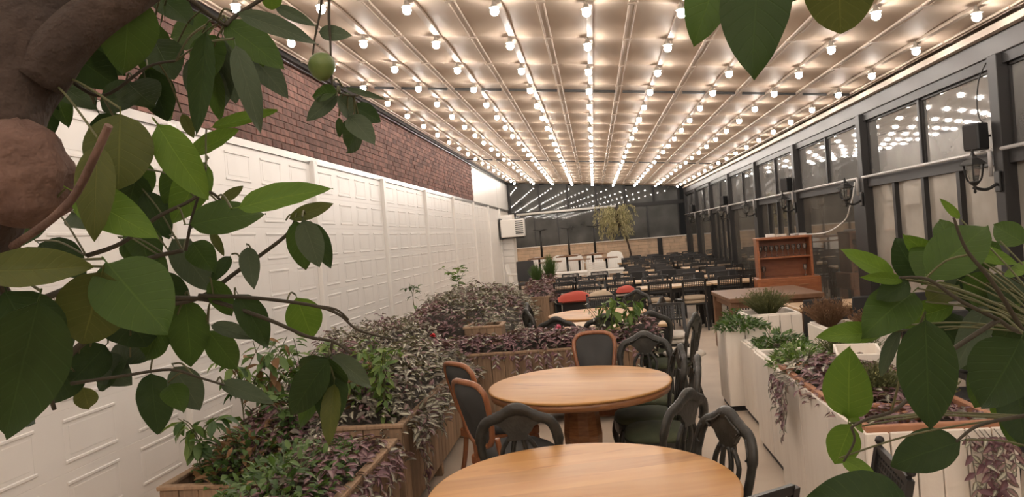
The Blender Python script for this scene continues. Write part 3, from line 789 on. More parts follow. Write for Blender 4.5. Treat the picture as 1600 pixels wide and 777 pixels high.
# beige seat pads stacked on two chairs of the first back row, and single ones
def cushion(x, y, z, label, m='beige_cloth', rz=0, w_=.42, d_=.40, h_=.06, cat='cushion', group='beige seat cushions'):
    mb = pad(MB(), 0, 0, 0, w_, d_, h_, p=5); o = put(mb, 'seat_cushion', m); o.location = (x, y, z); o.rotation_euler = (0, 0, rz)
    return tag(o, label, cat, group)
for j, (x, nm) in enumerate(((1.0, 'left'), (1.6, 'right'))):
    for k, lv in enumerate(('lower', 'upper')):
        cushion(x, 13.0+SK*1.3-.36, .457+.062*k, '%s thick beige cushion on the %s chair in front of the first back row' % (lv, nm), rz=.03*k)
# red cushions
chair_at(padc, -.38, 11.15, (.3, 1), 'dark chair with a red cushion laid on it, beyond the third round table, left', 'chairs with cushions beyond the third round table')
chair_at(padc, .06, 11.15, (.1, 1), 'dark chair with a beige cushion over its back beyond the third round table', 'chairs with cushions beyond the third round table')
chair_at(padc, .45, 11.5, (0, 1), 'dark chair with a small red cushion and white cloth on its seat', 'chairs with cushions beyond the third round table')
def drape(x, y, z, w_, d_, h_, m, label, cat, rz=0, tilt=0):
    mb = MB(); n = 10; vs = []
    for i in range(n+1):
        for j in range(n+1):
            u, v_ = i/n-.5, j/n-.5
            e = (1-abs(2*u)**4)*(1-abs(2*v_)**4)
            vs.append((u*w_, v_*d_, h_*e*(1+.12*math.sin(9*u+4*v_))))
    nn = len(vs); vs += [(a, b, -h_*.25*(1 if abs(a) < w_*.49 and abs(b) < d_*.49 else 0)) for a, b, c in vs]
    fs = []
    for i in range(n):
        for j in range(n):
            a = i*(n+1)+j; fs.append((a, a+n+1, a+n+2, a+1)); fs.append((nn+a, nn+a+1, nn+a+n+2, nn+a+n+1))
    mb.add(vs, fs, 0, True); o = put(mb, 'cushion', m); o.location = (x, y, z); o.rotation_euler = (tilt, 0, rz); return tag(o, label, cat)
drape(-.36, 11.13, .80, .52, .30, .10, 'red_cloth', 'red cushion draped over the dark chair left of the third round table', 'cushion', .1, .15)
drape(.02, 11.12, .80, .40, .26, .09, 'beige_cloth', 'beige cushion lying over a chair back beside the red cushion', 'cushion', .3, .1)
drape(.42, 11.48, .84, .30, .28, .07, 'red_cloth', 'dark red cushion on the chair back beyond the pepper plants', 'cushion', 0, .1)
drape(.42, 11.42, .78, .36, .03, .05, 'white_cloth', 'folded white cloth under the dark red cushion', 'cloth', 0, 1.4)
# metal chairs with white cushions near the aisle behind the planter
mf = make_metal('x'); G = 'pierced-back metal chairs near the aisle'
chair_at(mf, .02, 10.4, (.0, -1), 'pierced-back metal chair behind the third round table, left of the white cushions', G)
chair_at(mf, .78, 8.75, (-.05, -1), 'pierced-back metal chair with white cushions beside the tall carved aisle chair', G)
chair_at(mf, .97, 2.72, (-1, .10), 'pierced-back metal chair with ball finials before the nearest white planter', G)
cushion(.75, 8.50, .457, 'thick white cushion, lower of two on the metal aisle chair', 'white_cloth', .1, group='white seat cushions')
cushion(.73, 8.49, .52, 'thick white cushion, upper of two on the metal aisle chair', 'white_cloth', -.1, group='white seat cushions')
cushion(.79, 7.38, .487, 'white cushion on the seat of the tall carved aisle chair', 'white_cloth', .3, w_=.36, d_=.34, group='white seat cushions')
# chair cut by the bottom edge
chair_at(metal, .43, 2.42, (-.55, .83), 'dark metal chair whose top rail rises into the bottom edge, right of the table', G)

# --- big brown side table, hutch
t = thing('work_table', 'heavy brown wooden table at the aisle in front of the glass hutch', 'table', (2.20, 10.25, 0), .02)
put(B(-.58, .58, -.72, .62, .74, .80, ch=.008), 'tabletop', 'brown_wood', t)
for sx, sy in ((-1, -1), (1, -1), (-1, 1), (1, 1)):
    put(B(sx*.51-.05, sx*.51+.05, sy*.58-.05 - (.04 if sy < 0 else 0), sy*.58+.05, 0, .74, ch=.006), 'leg', 'brown_wood', t)
m = MB(); m.box(-.5, .5, -.63, -.60, .66, .74); m.box(-.53, -.50, -.53, .53, .66, .74); m.box(.50, .53, -.53, .53, .66, .74); m.box(-.5, .5, .56, .59, .66, .74)
put(m, 'apron', 'brown_wood', t)
t = thing('glass_hutch', 'orange-brown open wooden hutch with wine glasses on its shelves by the window wall', 'cabinet', (2.95, 12.1, 0), -.10)
W_ = .41
put(B(-W_-.04, W_+.08, -.30, .22, .58, .84, ch=.01), 'base_cabinet', 'hutch_wood', t)
for k in (-1, 1):
    put(B(k*.22-.2+.02, k*.22+.2+.02, -.312, -.30, .62, .80, ch=.004), 'drawer', 'hutch_wood', t)
    q = [c_ for c_ in t.children if c_.name.startswith('drawer')][-1]
    put(B(k*.22-.05, k*.22+.09, -.330, -.312, .715, .73), 'handle', 'rim_wood', q)
for sx in (-1, 1):
    for sy in (-.25, .17): put(B(sx*.40-.05, sx*.40+.05, sy-.04, sy+.04, 0, .58), 'leg', 'hutch_wood', t)
put(B(-W_, -W_+.035, -.20, .22, .84, 1.44), 'side_panel', 'hutch_wood', t)
put(B(W_-.035, W_, -.20, .22, .84, 1.44), 'side_panel', 'hutch_wood', t)
put(B(-W_+.035, W_-.035, .19, .22, .84, 1.44), 'back_panel', 'hutch_wood', t)
put(B(-W_-.01, W_+.01, -.22, .23, 1.44, 1.475, ch=.005), 'top_panel', 'hutch_wood', t)
put(B(-W_+.035, W_-.035, -.18, .19, 1.14, 1.165), 'shelf', 'hutch_wood', t)
RT = Matrix.Translation(t.location) @ Matrix.Rotation(-.10, 4, 'Z')
gm = MB().lathe([(.030, 0), (.031, .003), (.005, .008), (.004, .075), (.012, .085), (.030, .11), (.033, .14), (.028, .175)], 12)
gmesh = gm.mesh('wine_glass', 'clear_glass')
for k in range(9):
    p = RT @ Vector((-.335+k*.083, -.02+.03*(k % 2), 1.166)); o = link('wine_glass', gmesh, loc=p); tag(o, 'stemmed wine glass on the hutch upper shelf, %s from its left' % ORD[k], 'glass', 'wine glasses in the hutch')
for k, x in enumerate((-.31, .31)):
    p = RT @ Vector((x, -.05, .841)); o = link('wine_glass', gmesh, loc=p); tag(o, 'stemmed wine glass at the %s of the hutch bottom' % ('left', 'right')[k], 'glass', 'wine glasses in the hutch')
for k, (x, y, hw, h, m_, nm) in enumerate(((-.18, -.05, .06, .05, 'white_plastic', 'small white box'), (-.02, 0, .08, .035, 'white_cloth', 'folded white paper stack'), (.26, .05, .11, .03, 'pipe', 'flat grey tray'))):
    o = put(B(-hw, hw, -.06, .06, 0, h, ch=.005), 'box' if k == 0 else ('paper_stack' if k == 1 else 'tray'), m_); o.location = RT @ Vector((x, y, 1.476)); o.rotation_euler = (0, 0, .2*k); tag(o, nm+' on top of the orange-brown hutch', ['box', 'paper', 'tray'][k])
# white cable loop from the conduit to the hutch
pts = spline([(XR-.08, 10.15, 2.0), (XR-.12, 10.2, 1.9), (3.42, 10.4, 1.72), (3.62, 10.6, 1.58), (3.40, 11.3, 1.48), (3.1, 12.0, 1.49)], 8)
pts = spline([(XR-.08, 10.22, 2.16), (XR-.10, 10.25, 2.0), (3.44, 10.35, 1.84), (3.47, 10.7, 1.66), (3.42, 11.4, 1.50), (3.2, 12.03, 1.485)], 8)
o = put(MB().tube(pts, .010, 6), 'power_cable', 'white_plastic'); tag(o, 'white cable hanging in a loop from the window beam to the hutch', 'cable')

# --- long brown table behind the white planters, with dark chairs at it
t = rect_table(2.85, 8.75, 1.35, .62, 'long light brown table near the window wall behind the planters', .02, 'pale_wood', leg='brown_wood')
for k in range(3):
    chair_at(padc, 2.35+.50*k, 8.12, (0, 1), 'dark padded chair in front of the long light brown window table, %s' % ['left', 'middle', 'right'][k], 'chairs at the window table')
t = rect_table(3.0, 5.6, .9, .9, 'dark square table at the window wall behind the white planters', .0, 'black_metal')
chair_at(mf, 2.35, 5.15, (.25, 1), 'pierced-back metal chair between the white planters and the window wall', G)
chair_at(mf, 2.75, 4.70, (.1, 1), 'pierced-back metal chair at the dark square window table', G)
chair_at(padc, 3.0, 6.55, (0, -1), 'dark padded chair behind the dark square window table', 'chairs at the window table')
chair_at(padc, 2.1, 4.0, (1, .1), 'dark padded chair beside the white planters near the right edge', 'chairs at the window table')
rect_table(2.95, 3.7, .8, 1.1, 'dark table nearest the camera at the window wall', 0, 'black_metal')

# --- lanterns, loudspeakers on the window wall
def lantern(y, lab):
    t = thing('wall_lantern', lab, 'lantern', (XR-.055, y, 1.93), 0, 'wall lanterns')
    put(B(-.02, 0, -.045, .045, -.09, .09, ch=.006), 'wall_plate', 'black_metal', t)
    put(MB().tube(spline([(-.02, 0, -.02), (-.10, 0, -.06), (-.17, 0, -.05), (-.20, 0, -.03)]), .014, 8), 'arm', 'black_metal', t)
    m = MB().lathe([(.001, -.11), (.014, -.095), (.008, -.075), (.024, -.06), (.012, -.045), (.04, -.02), (.055, 0)], 8, (-.20, 0, .02))
    put(m, 'finial', 'black_metal', t)
    m = MB()
    for k in range(6):
        a = 2*PI*k/6; c, s_ = math.cos(a), math.sin(a)
        m.tube(spline([(-.2+.05*c, .05*s_, .02), (-.2+.068*c, .068*s_, .06), (-.2+.085*c, .085*s_, .16)]), .006, 5)
    put(m, 'cage', 'black_metal', t)
    put(MB().lathe([(.036, .0), (.05, .05), (.062, .13), (.058, .14)], 6, (-.20, 0, .022), smooth=False), 'glass_shade', 'clear_glass', t)
    m = MB().lathe([(.115, 0), (.112, .012), (.07, .045), (.045, .055), (.04, .075), (.02, .09), (.012, .11), (.016, .12), (.001, .14)], 6, (-.20, 0, .16), smooth=False)
    put(m, 'roof', 'black_metal', t)
    return t
ln = None
for i in range(2, 11):
    y = RY[i]+.0
    lab = 'black wall lantern on the %s window post from the camera' % ORD[i-2]
    if ln is None: ln = lantern(y, lab)
    else: dup(ln, loc=(XR-.055, y, 1.93), label=lab)
sp = None
for i, nm in ((4, 'nearest, at the right edge'), (6, 'between the third and fourth lanterns'), (8, 'middle distance'), (10, 'furthest, near the far corner')):
    y = RY[i]-.02
    t = thing('loudspeaker', 'black box loudspeaker on the window beam, %s' % nm, 'speaker', (XR-.13, y+.20, 2.225), .5, 'loudspeakers')
    put(B(-.075, .075, -.075, .075, 0, .24, ch=.012), 'cabinet', 'black_plastic', t)
    put(B(-.079, -.075, -.065, .065, .02, .22, ch=.002), 'grille', 'dark_metal', t)
    put(MB().bar((0, 0, .12), (.11, -.06, .12), .02, .02), 'bracket', 'black_metal', t)
o = put(MB().tube(spline([(XR-.03, 6.92, 2.98), (XR-.06, 7.0, 2.85), (XR-.05, 7.08, 2.65), (XR-.06, 7.04, 2.52), (XR-.06, 6.98, 2.46)], 6), .006, 5), 'speaker_cable', 'black_plastic')
tag(o, 'thin black cable looping down the upper window to the near loudspeaker', 'cable')

# --- air conditioner on the end return
t = thing('air_conditioner', 'white box air conditioner with side grille on the far left corner', 'air conditioner', (-2.72, 25.0, 1.86))
put(B(-.40, .40, -.27, .20, 0, .60, ch=.02), 'case', 'white_plastic', t)
put(B(.10, .37, -.285, -.27, .06, .54, ch=.004), 'grille', 'dark_metal', t)
q = t.children[-1]
for k in range(7): put(B(.09, .38, -.298, -.284, .07+k*.068, .07+k*.068+.026), 'louvre', 'white_plastic', q)
put(B(-.44, -.40, -.25, .25, -.06, .66), 'mounting_frame', 'black_metal', t)
put(B(-.42, .36, .02, .25, -.05, -.005), 'shelf_bracket', 'black_metal', t)

# --- far end: white garden furniture, stacked bar tables, olive tree
t = rect_table(-.50, 20.5, 2.5, .75, 'long white plastic table before the stacked pub tables', .0, 'white_plastic', leg='white_plastic')
wc = make_white('x', slats=True); ws = make_white('x', slats=False); G = 'white garden chairs'
chair_at(wc, .0, 19.75, (0, 1), 'white slatted garden chair with its back to the camera at the white table', G).scale = (1.08, 1.08, 1.12)
for k, (x, y, f, lb) in enumerate(((-2.0, 25.6, (0, -1), 'white moulded garden chair at far left by the black chair'), (-1.25, 25.9, (0, -1), 'white moulded garden chair behind the middle stacked pub tables'),
        (-.7, 25.6, (.2, -1), 'white moulded garden chair between the stacked pub tables'), (-.05, 25.9, (0, -1), 'white moulded garden chair left of the olive trunk'),
        (.65, 25.7, (-.1, -1), 'white moulded garden chair just right of the olive trunk'), (-2.42, 20.6, (1, -.05), 'white garden chair at the left end of the white table'))):
    chair_at(ws, x, y, f, lb, G).scale = (1.1, 1.1, 1.2)
def pub_table(x, y, lab, up=True, z=0, h=1.08):
    t = thing('pub_table', lab, 'table', (x, y, z), 0, 'stacked black pub tables')
    a = (lambda q: q) if up else (lambda q: h-q)
    put(B(-.36, .36, -.3, .3, min(a(h-.025), a(h)), max(a(h-.025), a(h)), ch=.006), 'tabletop', 'brown_wood', t)
    put(MB().tube([(0, 0, a(.03)), (0, 0, a(h-.03))] if up else [(0, 0, a(h-.03)), (0, 0, a(.03))], .036, 10), 'pole', 'black_metal', t)
    m = MB(); s_ = .03
    for k in range(4):
        an = k*PI/2+PI/4; m.bar((0, 0, a(.05)), (math.cos(an)*.30, math.sin(an)*.30, a(.015)), .05, .028)
    put(m, 'cross_foot', 'black_metal', t); return t
for k, (x, y) in enumerate(((-1.85, 24.2), (-.95, 24.5), (-.1, 24.3))):
    nm = ['left', 'middle', 'right'][k]
    pub_table(x, y, 'tall black pub table standing at the far end, %s of three' % nm)
    pub_table(x+.1, y, 'black pub table upside down on top of the %s pub table' % nm, False, 1.081, .95)
    pub_table(x+.42, y-1.0, 'tall black pub table just in front of the %s stack' % nm, True, 0, .98)
t = chair_at(padc, -1.85, 19.2, (.2, -1), 'tall black chair alone beside the end shutter at far left', 'far left chairs')
t.scale = (1.15, 1.15, 1.35)
# grey low barrier in front of the stone wall
o = put(B(.7, 3.1, 27.6, 27.75, 0, .75, ch=.01), 'low_barrier', 'grey_pad'); tag(o, 'long low grey barrier before the far stone wall', 'barrier')
# ================================================================ PLANTERS
def slat_planter(label, x0, x1, y0, y1, z0, z1, m='planter_wood', bw=.115, bws=None, gap=.002, legs=True, group='slatted wooden planters', rim=True, soil_drop=.05):
    cx, cy = (x0+x1)/2, (y0+y1)/2
    t = thing('wooden_planter', label, 'planter', (cx, cy, 0), 0, group)
    a, b_ = (x1-x0)/2, (y1-y0)/2; th = .022
    cache = {}
    def side(L, place, bw=bw):
        n = max(2, round(L/bw)); wd = L/n; key = round(wd, 4)
        if key not in cache: cache[key] = B(-wd/2+gap, wd/2-gap, -th/2, th/2, z0, z1-.004, ch=.003).mesh('board', m)
        for k in range(n):
            o = link('board', cache[key], t); place(o, -L/2+wd*(k+.5)); 
    def P(fx, rz):
        def f(o, u):
            p = fx(u); o.location = (p[0]+random.uniform(-.0015, .0015), p[1]+random.uniform(-.0015, .0015), 0); o.rotation_euler = (0, 0, rz)
        return f
    side(2*a, P(lambda u: (u, -b_), 0)); side(2*a, P(lambda u: (u, b_), 0))
    side(2*b_-2*th, P(lambda u: (-a+th/2, u), PI/2), bws or bw); side(2*b_-2*th, P(lambda u: (a-th/2, u), PI/2), bws or bw)
    if rim:
        w_ = .05
        for q in ((-a-.012, a+.012, -b_-.018, -b_-.018+w_), (-a-.012, a+.012, b_+.018-w_, b_+.018), (-a-.012, -a-.012+w_, -b_+.032, b_-.032), (a+.012-w_, a+.012, -b_+.032, b_-.032)):
            put(B(*q, z1-.002, z1+.022, ch=.004), 'rim', m, t)
    if legs:
        n = max(2, int(2*b_/1.0)+1)
        for sx in (-1, 1):
            for k in range(n):
                yy = -b_+.06+(2*b_-.12)*k/(n-1); xx = sx*(a-.05)
                put(B(xx-.03, xx+.03, yy-.03, yy+.03, 0, z0+.1, ch=.004), 'leg', m, t)
    put(B(-a+th, a-th, -b_+th, b_-th, z1-.14, z1-soil_drop), 'soil', 'soil', t)
    return t
slat_planter('weathered slatted planter at the bottom left with purple trailing leaves', -1.76, -1.28, 2.2, 4.30, .10, .60)
slat_planter('slatted planter on legs left of the second round table', -1.76, -1.27, 4.42, 6.65, .12, .66)
slat_planter('low slatted planter against the white doors holding the pepper plants', -2.52, -1.83, 3.85, 5.35, .05, .52, legs=False)
slat_planter('slatted planter against the white doors behind the pepper plants', -2.70, -1.95, 5.5, 8.2, .05, .60, legs=False)
slat_planter('slatted planter crossing behind the two round tables', -1.70, .36, 6.88, 7.34, .12, .69, bw=.13)
slat_planter('small reddish slatted box standing above the crossing planter', -1.55, -1.12, 8.25, 8.60, .0, .79, legs=False, bw=.09)
slat_planter('slatted planter under the tall mound of purple leaves by the doors', -2.45, -1.55, 8.75, 12.6, .05, .66, legs=False)
slat_planter('slatted planter in the aisle left of the red cushion', -1.32, -.88, 13.0, 15.2, .15, .70, bw=.14)
slat_planter('slatted planter further back under two clipped green bushes', -1.48, -.98, 15.6, 17.6, .15, .74, bw=.14)
# white planters with terracotta edging
def white_planter(label, x0, x1, y0, y1, zt, z0=.05, bw=.105, edge='white_wood'):
    t = slat_planter(label, x0, x1, y0, y1, z0, zt, m='white_wood', bw=bw, bws=.5, gap=.003, legs=False, group='white board planters', rim=False)
    a, b_ = (x1-x0)/2, (y1-y0)/2
    for q in ((-a+.015, a-.015, -b_+.015, -b_+.045), (-a+.015, a-.015, b_-.045, b_-.015), (-a+.015, -a+.045, -b_+.045, b_-.045), (a-.045, a-.015, -b_+.045, b_-.045)):
        put(B(*q, zt-.06, zt+(.022 if edge == 'terracotta' else .012), ch=.005), 'trough_edge', edge, t)
    put(B(-a+.02, a-.02, -b_+.02, b_-.02, 0, z0), 'plinth', 'black_plastic', t)
    return t
white_planter('white board planter nearest the camera, with terracotta edging', 1.10, 1.72, 3.34, 4.92, .80, edge='terracotta')
white_planter('white board planter, second along the aisle, purple leaves over its side', 1.165, 1.72, 4.97, 5.93, .74)
white_planter('white board planter, third along the aisle with light green herbs', 1.26, 1.76, 5.98, 6.96, .67)
white_planter('narrow white planter at the far end of the aisle row', 1.135, 1.50, 7.02, 7.50, .76, bw=.18)
white_planter('white board planter behind the row, next to the brown work table', 1.45, 2.0, 7.62, 8.15, .80)
white_planter('white board planter by the window side with bronze heather', 1.85, 2.30, 6.0, 6.9, .80)
# open white box standing between them
t = thing('open_box', 'empty open white box on the planters, right of the herbs', 'box', (1.56, 4.75, .82), -.25)
for q in ((-.13, .13, -.2, -.185), (-.13, .13, .185, .2), (-.13, -.115, -.185, .185), (.115, .13, -.185, .185)): put(B(*q, 0, .10, ch=.003), 'side_panel', 'white_wood', t)
put(B(-.115, .115, -.185, .185, 0, .012), 'bottom_panel', 'white_wood', t)
# triangular terracotta edging pieces lying in the nearest planter
for k, (x, y, r) in enumerate(((1.42, 3.60, .5), (1.36, 3.72, -.35))):
    o = put(B(-.14, .14, -.014, .014, 0, .05, ch=.004), 'edging_strip', 'terracotta'); o.location = (x, y, .775+.0*k); o.rotation_euler = (0, 0, r)
    tag(o, 'terracotta edging strip lying in the nearest white planter, %s' % ['nearer one', 'further one'][k], 'edging strip', 'loose terracotta strips')

# ================================================================ PLANTS
R_ = random.Random(11)
def rv(a, b_): return R_.uniform(a, b_)
def frame(p, d, nrm):
    d = d.normalized(); x = d.cross(nrm)
    x = x.normalized() if x.length > 1e-5 else d.orthogonal().normalized(); n = x.cross(d)
    return x, d, n
def zeb_leaf(mb, p, d, nrm, L, W, mats):
    """striped wandering-plant leaf: dark edges, silver bands"""
    x, d, n = frame(p, d, nrm); vs = []
    for t_, w_, dz in ((0, .18, 0), (.32, 1, .10), (.70, .75, .08), (1, .05, -.12)):
        for u in (-1, -.45, 0, .45, 1): vs.append(p + d*(t_*L) + x*(u*w_*W/2) + n*((dz+.22*abs(u)*w_)*W))
    for i in range(3):
        pass
    o = len(mb.v); mb.v += [tuple(q) for q in vs]
    for i in range(3):
        for j in range(4):
            mb.f.append((o+i*5+j, o+i*5+j+1, o+(i+1)*5+j+1, o+(i+1)*5+j)); mb.m.append(mats[0 if j in (0, 3) else 1]); mb.s.append(True)
def small_leaf(mb, p, d, nrm, L, W, mi):
    x, d, n = frame(p, d, nrm); o = len(mb.v)
    for t_, w_, dz in ((0, .12, 0), (.35, 1, .06), (.72, .7, .02), (1, .04, -.15)):
        for u in (-1, 0, 1): mb.v.append(tuple(p + d*(t_*L) + x*(u*w_*W/2) + n*((dz+.18*abs(u)*w_)*W)))
    for i in range(3):
        for j in range(2): mb.f.append((o+i*3+j, o+i*3+j+1, o+(i+1)*3+j+1, o+(i+1)*3+j)); mb.m.append(mi); mb.s.append(True)
def nz(x, y, s=1.0): return math.sin(x*5.1*s+1.3)*math.cos(y*3.7*s+.4)*.5+math.sin(x*11*s+y*8.3*s)*.3+math.sin(y*17*s-x*6*s)*.2
ZM = ['zeb_edge', 'zeb_silver', 'zeb_purple', 'zeb_mauve', 'under_leaf', 'green_c']
zl_cache = {}
def zeb_part_mesh(mats):
    if mats not in zl_cache:
        out = []
        for k in range(3):
            mb = MB(); zeb_leaf(mb, Vector((0, 0, 0)), Vector((0, 1, .05*k)), Vector((0, 0, 1)), 1, .42+.05*k, mats); out.append(mb.mesh('leaf', ZM[:4]))
        zl_cache[mats] = out
    return zl_cache[mats]
def orient(o, p, d, nrm, s):
    x, d, n = frame(p, d, nrm); o.matrix_local = Matrix.Translation(p) @ Matrix((x, d, n)).transposed().to_4x4() @ Matrix.Diagonal((s, s, s, 1))
def trailing(label, x0, x1, y0, y1, z, H, n, L, purple=.3, over=.10, strands=(), parts=0, group='wandering purple plants', hole=None):
    """mound of wandering plant; strands = (x,y,dirx,diry,length)"""
    cx, cy = (x0+x1)/2, (y0+y1)/2; O = Vector((cx, cy, z))
    t = thing('trailing_plant', label, 'plant', O, 0, group)
    def h(x, y):
        u = (x-x0)/(x1-x0)*2-1; v_ = (y-y0)/(y1-y0)*2-1
        e = max(0, 1-abs(u)**3)*max(0, 1-abs(v_)**5)
        return H*(e**.5)*(.8+.3*nz(x, y))
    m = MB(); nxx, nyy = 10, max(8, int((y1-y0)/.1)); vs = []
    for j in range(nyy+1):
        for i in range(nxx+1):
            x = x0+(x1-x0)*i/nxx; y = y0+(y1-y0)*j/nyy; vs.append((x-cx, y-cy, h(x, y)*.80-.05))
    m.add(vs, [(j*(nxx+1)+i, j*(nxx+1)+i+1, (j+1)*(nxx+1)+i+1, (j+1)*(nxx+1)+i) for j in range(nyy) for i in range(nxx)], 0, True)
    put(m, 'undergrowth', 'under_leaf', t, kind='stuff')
    mb = MB(); np_ = 0
    for k in range(n):
        x, y = rv(x0-over, x1+over), rv(y0-over*.5, y1+over*.5)
        xc, yc = min(max(x, x0), x1), min(max(y, y0), y1)
        out = Vector((x-xc, y-yc, 0)).length
        zz = h(xc, yc)*rv(.82, 1.12) + rv(-.01, .02) - out*rv(.2, 1.4)
        gx = Vector((h(xc+.03, yc)-h(xc-.03, yc), h(xc, yc+.03)-h(xc, yc-.03), 0))*(-1/.06)
        nrm = Vector((gx.x*.5+rv(-.5, .5), gx.y*.5+rv(-.5, .5), 1)).normalized()
        a = rv(0, 2*PI); d = Vector((math.cos(a), math.sin(a), 0))+gx*.4; d.z = rv(-.7, .25)
        pz = (nz(x*.7+3, y*.6, .8)+.5) < purple*1.6
        mats = (2, 3) if (pz and rv(0, 1) < .8) or rv(0, 1) < .06 else (0, 1)
        if rv(0, 1) < .35: mats = (mats[0], mats[0]) if rv(0, 1) < .6 else (mats[0], 3)
        p = Vector((x-cx, y-cy, zz)); ll = L*rv(.7, 1.25)
        if np_ < parts and k % max(1, n//max(parts, 1)) == 0:
            o = link('leaf', R_.choice(zeb_part_mesh(mats)), t); orient(o, p+Vector((0, 0, .008)), d, nrm, ll*1.1); np_ += 1
        else: zeb_leaf(mb, p, d, nrm, ll, ll*rv(.40, .55), mats)
    for (sx, sy, dx, dy, ln) in strands:
        pts = [Vector((sx-cx, sy-cy, .02)), Vector((sx-cx+dx*.05, sy-cy+dy*.05, .0))]
        nn = int(ln/.035)
        for i in range(nn): pts.append(Vector((sx-cx+dx*(.06+.01*math.sin(i)), sy-cy+dy*(.06)+.012*math.sin(i*.7+sx*9), -.035*i)))
        mb.tube(pts, .0025, 5, m=0)
        for i, p in enumerate(pts[1:]):
            for s_ in (-1, 1):
                if rv(0, 1) < .85:
                    d = Vector((dy*s_*rv(.4, 1)+dx*rv(0, .6), -dx*s_*rv(.4, 1)+dy*rv(0, .6), rv(-1, -.3)))
                    mats = R_.choice([(2, 3), (0, 1), (2, 2), (0, 3)]); ll = L*rv(.8, 1.15)
                    zeb_leaf(mb, p, d, Vector((dx, dy, .5)), ll, ll*.45, mats)
    put(mb, 'foliage', ZM[:4], t, kind='stuff')
    return t
def st(x, ys, lens, dx=1, dy=0): return [(x, y, dx, dy, l) for y, l in zip(ys, lens)]
trailing('purple trailing plant spilling over the planter at the bottom, beside the nearest table', -1.74, -1.29, 2.2, 4.30, .58, .17, 1500, .066, .75, .10,
         st(-1.28, (3.3, 3.55, 3.72, 3.9, 4.1), (.12, .22, .15, .25, .18)), 110)
trailing('silver-striped trailing plant on the planter left of the second table', -1.86, -1.27, 4.5, 6.75, .66, .34, 3600, .066, .10, .13,
         st(-1.25, (4.55, 4.62, 4.75, 5.0, 5.2, 5.5, 5.9), (.42, .5, .30, .18, .3, .16, .2)), 150)
trailing('silver and mauve trailing plant against the white doors behind the pepper plants', -2.70, -1.80, 5.6, 8.6, .58, .48, 3000, .062, .25, .08, (), 0)
trailing('dark purple trailing plant draped along the crossing planter', -1.75, .42, 6.90, 7.42, .68, .18, 3000, .060, .6, .06,
         st(0, (), ()) + [(x, 6.86, 0, -1, l) for x, l in ((-1.0, .12), (-.82, .2), (-.70, .28), (-.60, .34), (-.52, .30), (-.42, .26), (-.30, .14), (-.1, .22), (-.02, .30), (.12, .15), (.3, .2))], 120)
trailing('tall mound of dark trailing leaves beyond the crossing planter by the doors', -2.55, -1.15, 8.3, 12.8, .62, .50, 4000, .075, .2, .12, (), 0)
trailing('reddish trailing plant in the aisle planter left of the red cushion', -1.34, -.86, 13.0, 15.3, .66, .22, 800, .09, .9, .05, (), 0)
trailing('reddish trailing plant below the clipped bushes further back', -1.52, -.96, 15.5, 17.7, .70, .22, 600, .10, .9, .05, (), 0)
trailing('withered grey purple plant tangled below the pepper plants', -2.50, -1.9, 4.2, 5.25, .52, .22, 900, .075, .45, .05, (), 0)
# on the white planters
trailing('dark purple plant hanging down the side of the second white planter', 1.12, 1.66, 4.15, 4.80, .79, .12, 620, .060, .7, .03,
         [(1.095, y, -1, 0, l) for y, l in ((4.40, .16), (4.46, .30), (4.52, .38), (4.60, .30), (4.68, .2), (4.74, .26), (4.56, .3))], 60)
trailing('striped trailing plant in the nearest white planter, hanging over its right end', 1.16, 1.68, 3.40, 3.75, .775, .05, 260, .055, .3, .02,
         [(x, 3.32, 0, -1, l) for x, l in ((1.50, .28), (1.54, .40), (1.58, .48), (1.62, .36), (1.66, .2), (1.56, .3))], 60)
trailing('mauve striped plant filling the middle of the nearest white planter', 1.13, 1.62, 3.72, 4.15, .785, .07, 320, .055, .4, .03, (), 40)

GM = ['green_a', 'green_b', 'green_c', 'dry_leaf', 'white_petal']
def herb(label, x, y, z, rx, ry, H, n, L, mats=(0, 1, 2), kind='herb_plant', cat='plant', group='leafy herbs in the planters', wl=.55):
    t = thing(kind, label, cat, (x, y, z), 0, group); mb = MB(); sm = MB()
    for k in range(n):
        a = rv(0, 2*PI); r = math.sqrt(rv(0, 1)); px, py = math.cos(a)*r*rx, math.sin(a)*r*ry
        zz = H*(1-r*r*.75)*rv(.25, 1)
        d = Vector((math.cos(a)*rv(.2, 1), math.sin(a)*rv(.2, 1), rv(-.4, .7)))
        small_leaf(mb, Vector((px, py, zz)), d, Vector((rv(-.5, .5), rv(-.5, .5), 1)), L*rv(.7, 1.3), L*wl*rv(.7, 1.2), R_.choice(mats))
        if k % 9 == 0: sm.tube([(px*.5, py*.5, 0), (px*.8, py*.8, zz*.6), (px, py, zz)], .0025, 4)
    put(sm, 'stems', 'pepper_stem', t, kind='stuff'); put(mb, 'foliage', GM, t, kind='stuff'); return t
def heath(label, x, y, z, rx, H, n, m, group='heather bushes in the planters'):
    t = thing('heather_bush', label, 'plant', (x, y, z), 0, group); mb = MB()
    for k in range(n):
        a = rv(0, 2*PI); r = math.sqrt(rv(0, 1)); tilt = r*rv(.5, 1.1)
        top = Vector((math.cos(a)*tilt*rx, math.sin(a)*tilt*rx, H*(1-.35*r*r)*rv(.65, 1.05))); b0 = Vector((top.x*.25, top.y*.25, 0))
        mid = (top+b0)/2+Vector((rv(-.01, .01), rv(-.01, .01), .02))
        mb.tube([b0, mid, top], [.0035, .003, .0012], 4, cap=False)
        for i in range(5):
            p = b0.lerp(top, .35+.16*i); small_leaf(mb, p, Vector((rv(-1, 1), rv(-1, 1), .8)), Vector((rv(-1, 1), rv(-1, 1), .3)), .022, .007, 0)
    put(mb, 'foliage', m, t, kind='stuff'); return t
herb('light green herbs in the third white planter, nearest the aisle', 1.38, 5.35, .70, .22, .40, .17, 520, .045, (0, 1, 1))
herb('leafy green herbs over the front of the narrow end planter', 1.32, 7.15, .74, .24, .26, .13, 420, .05, (0, 2, 0))
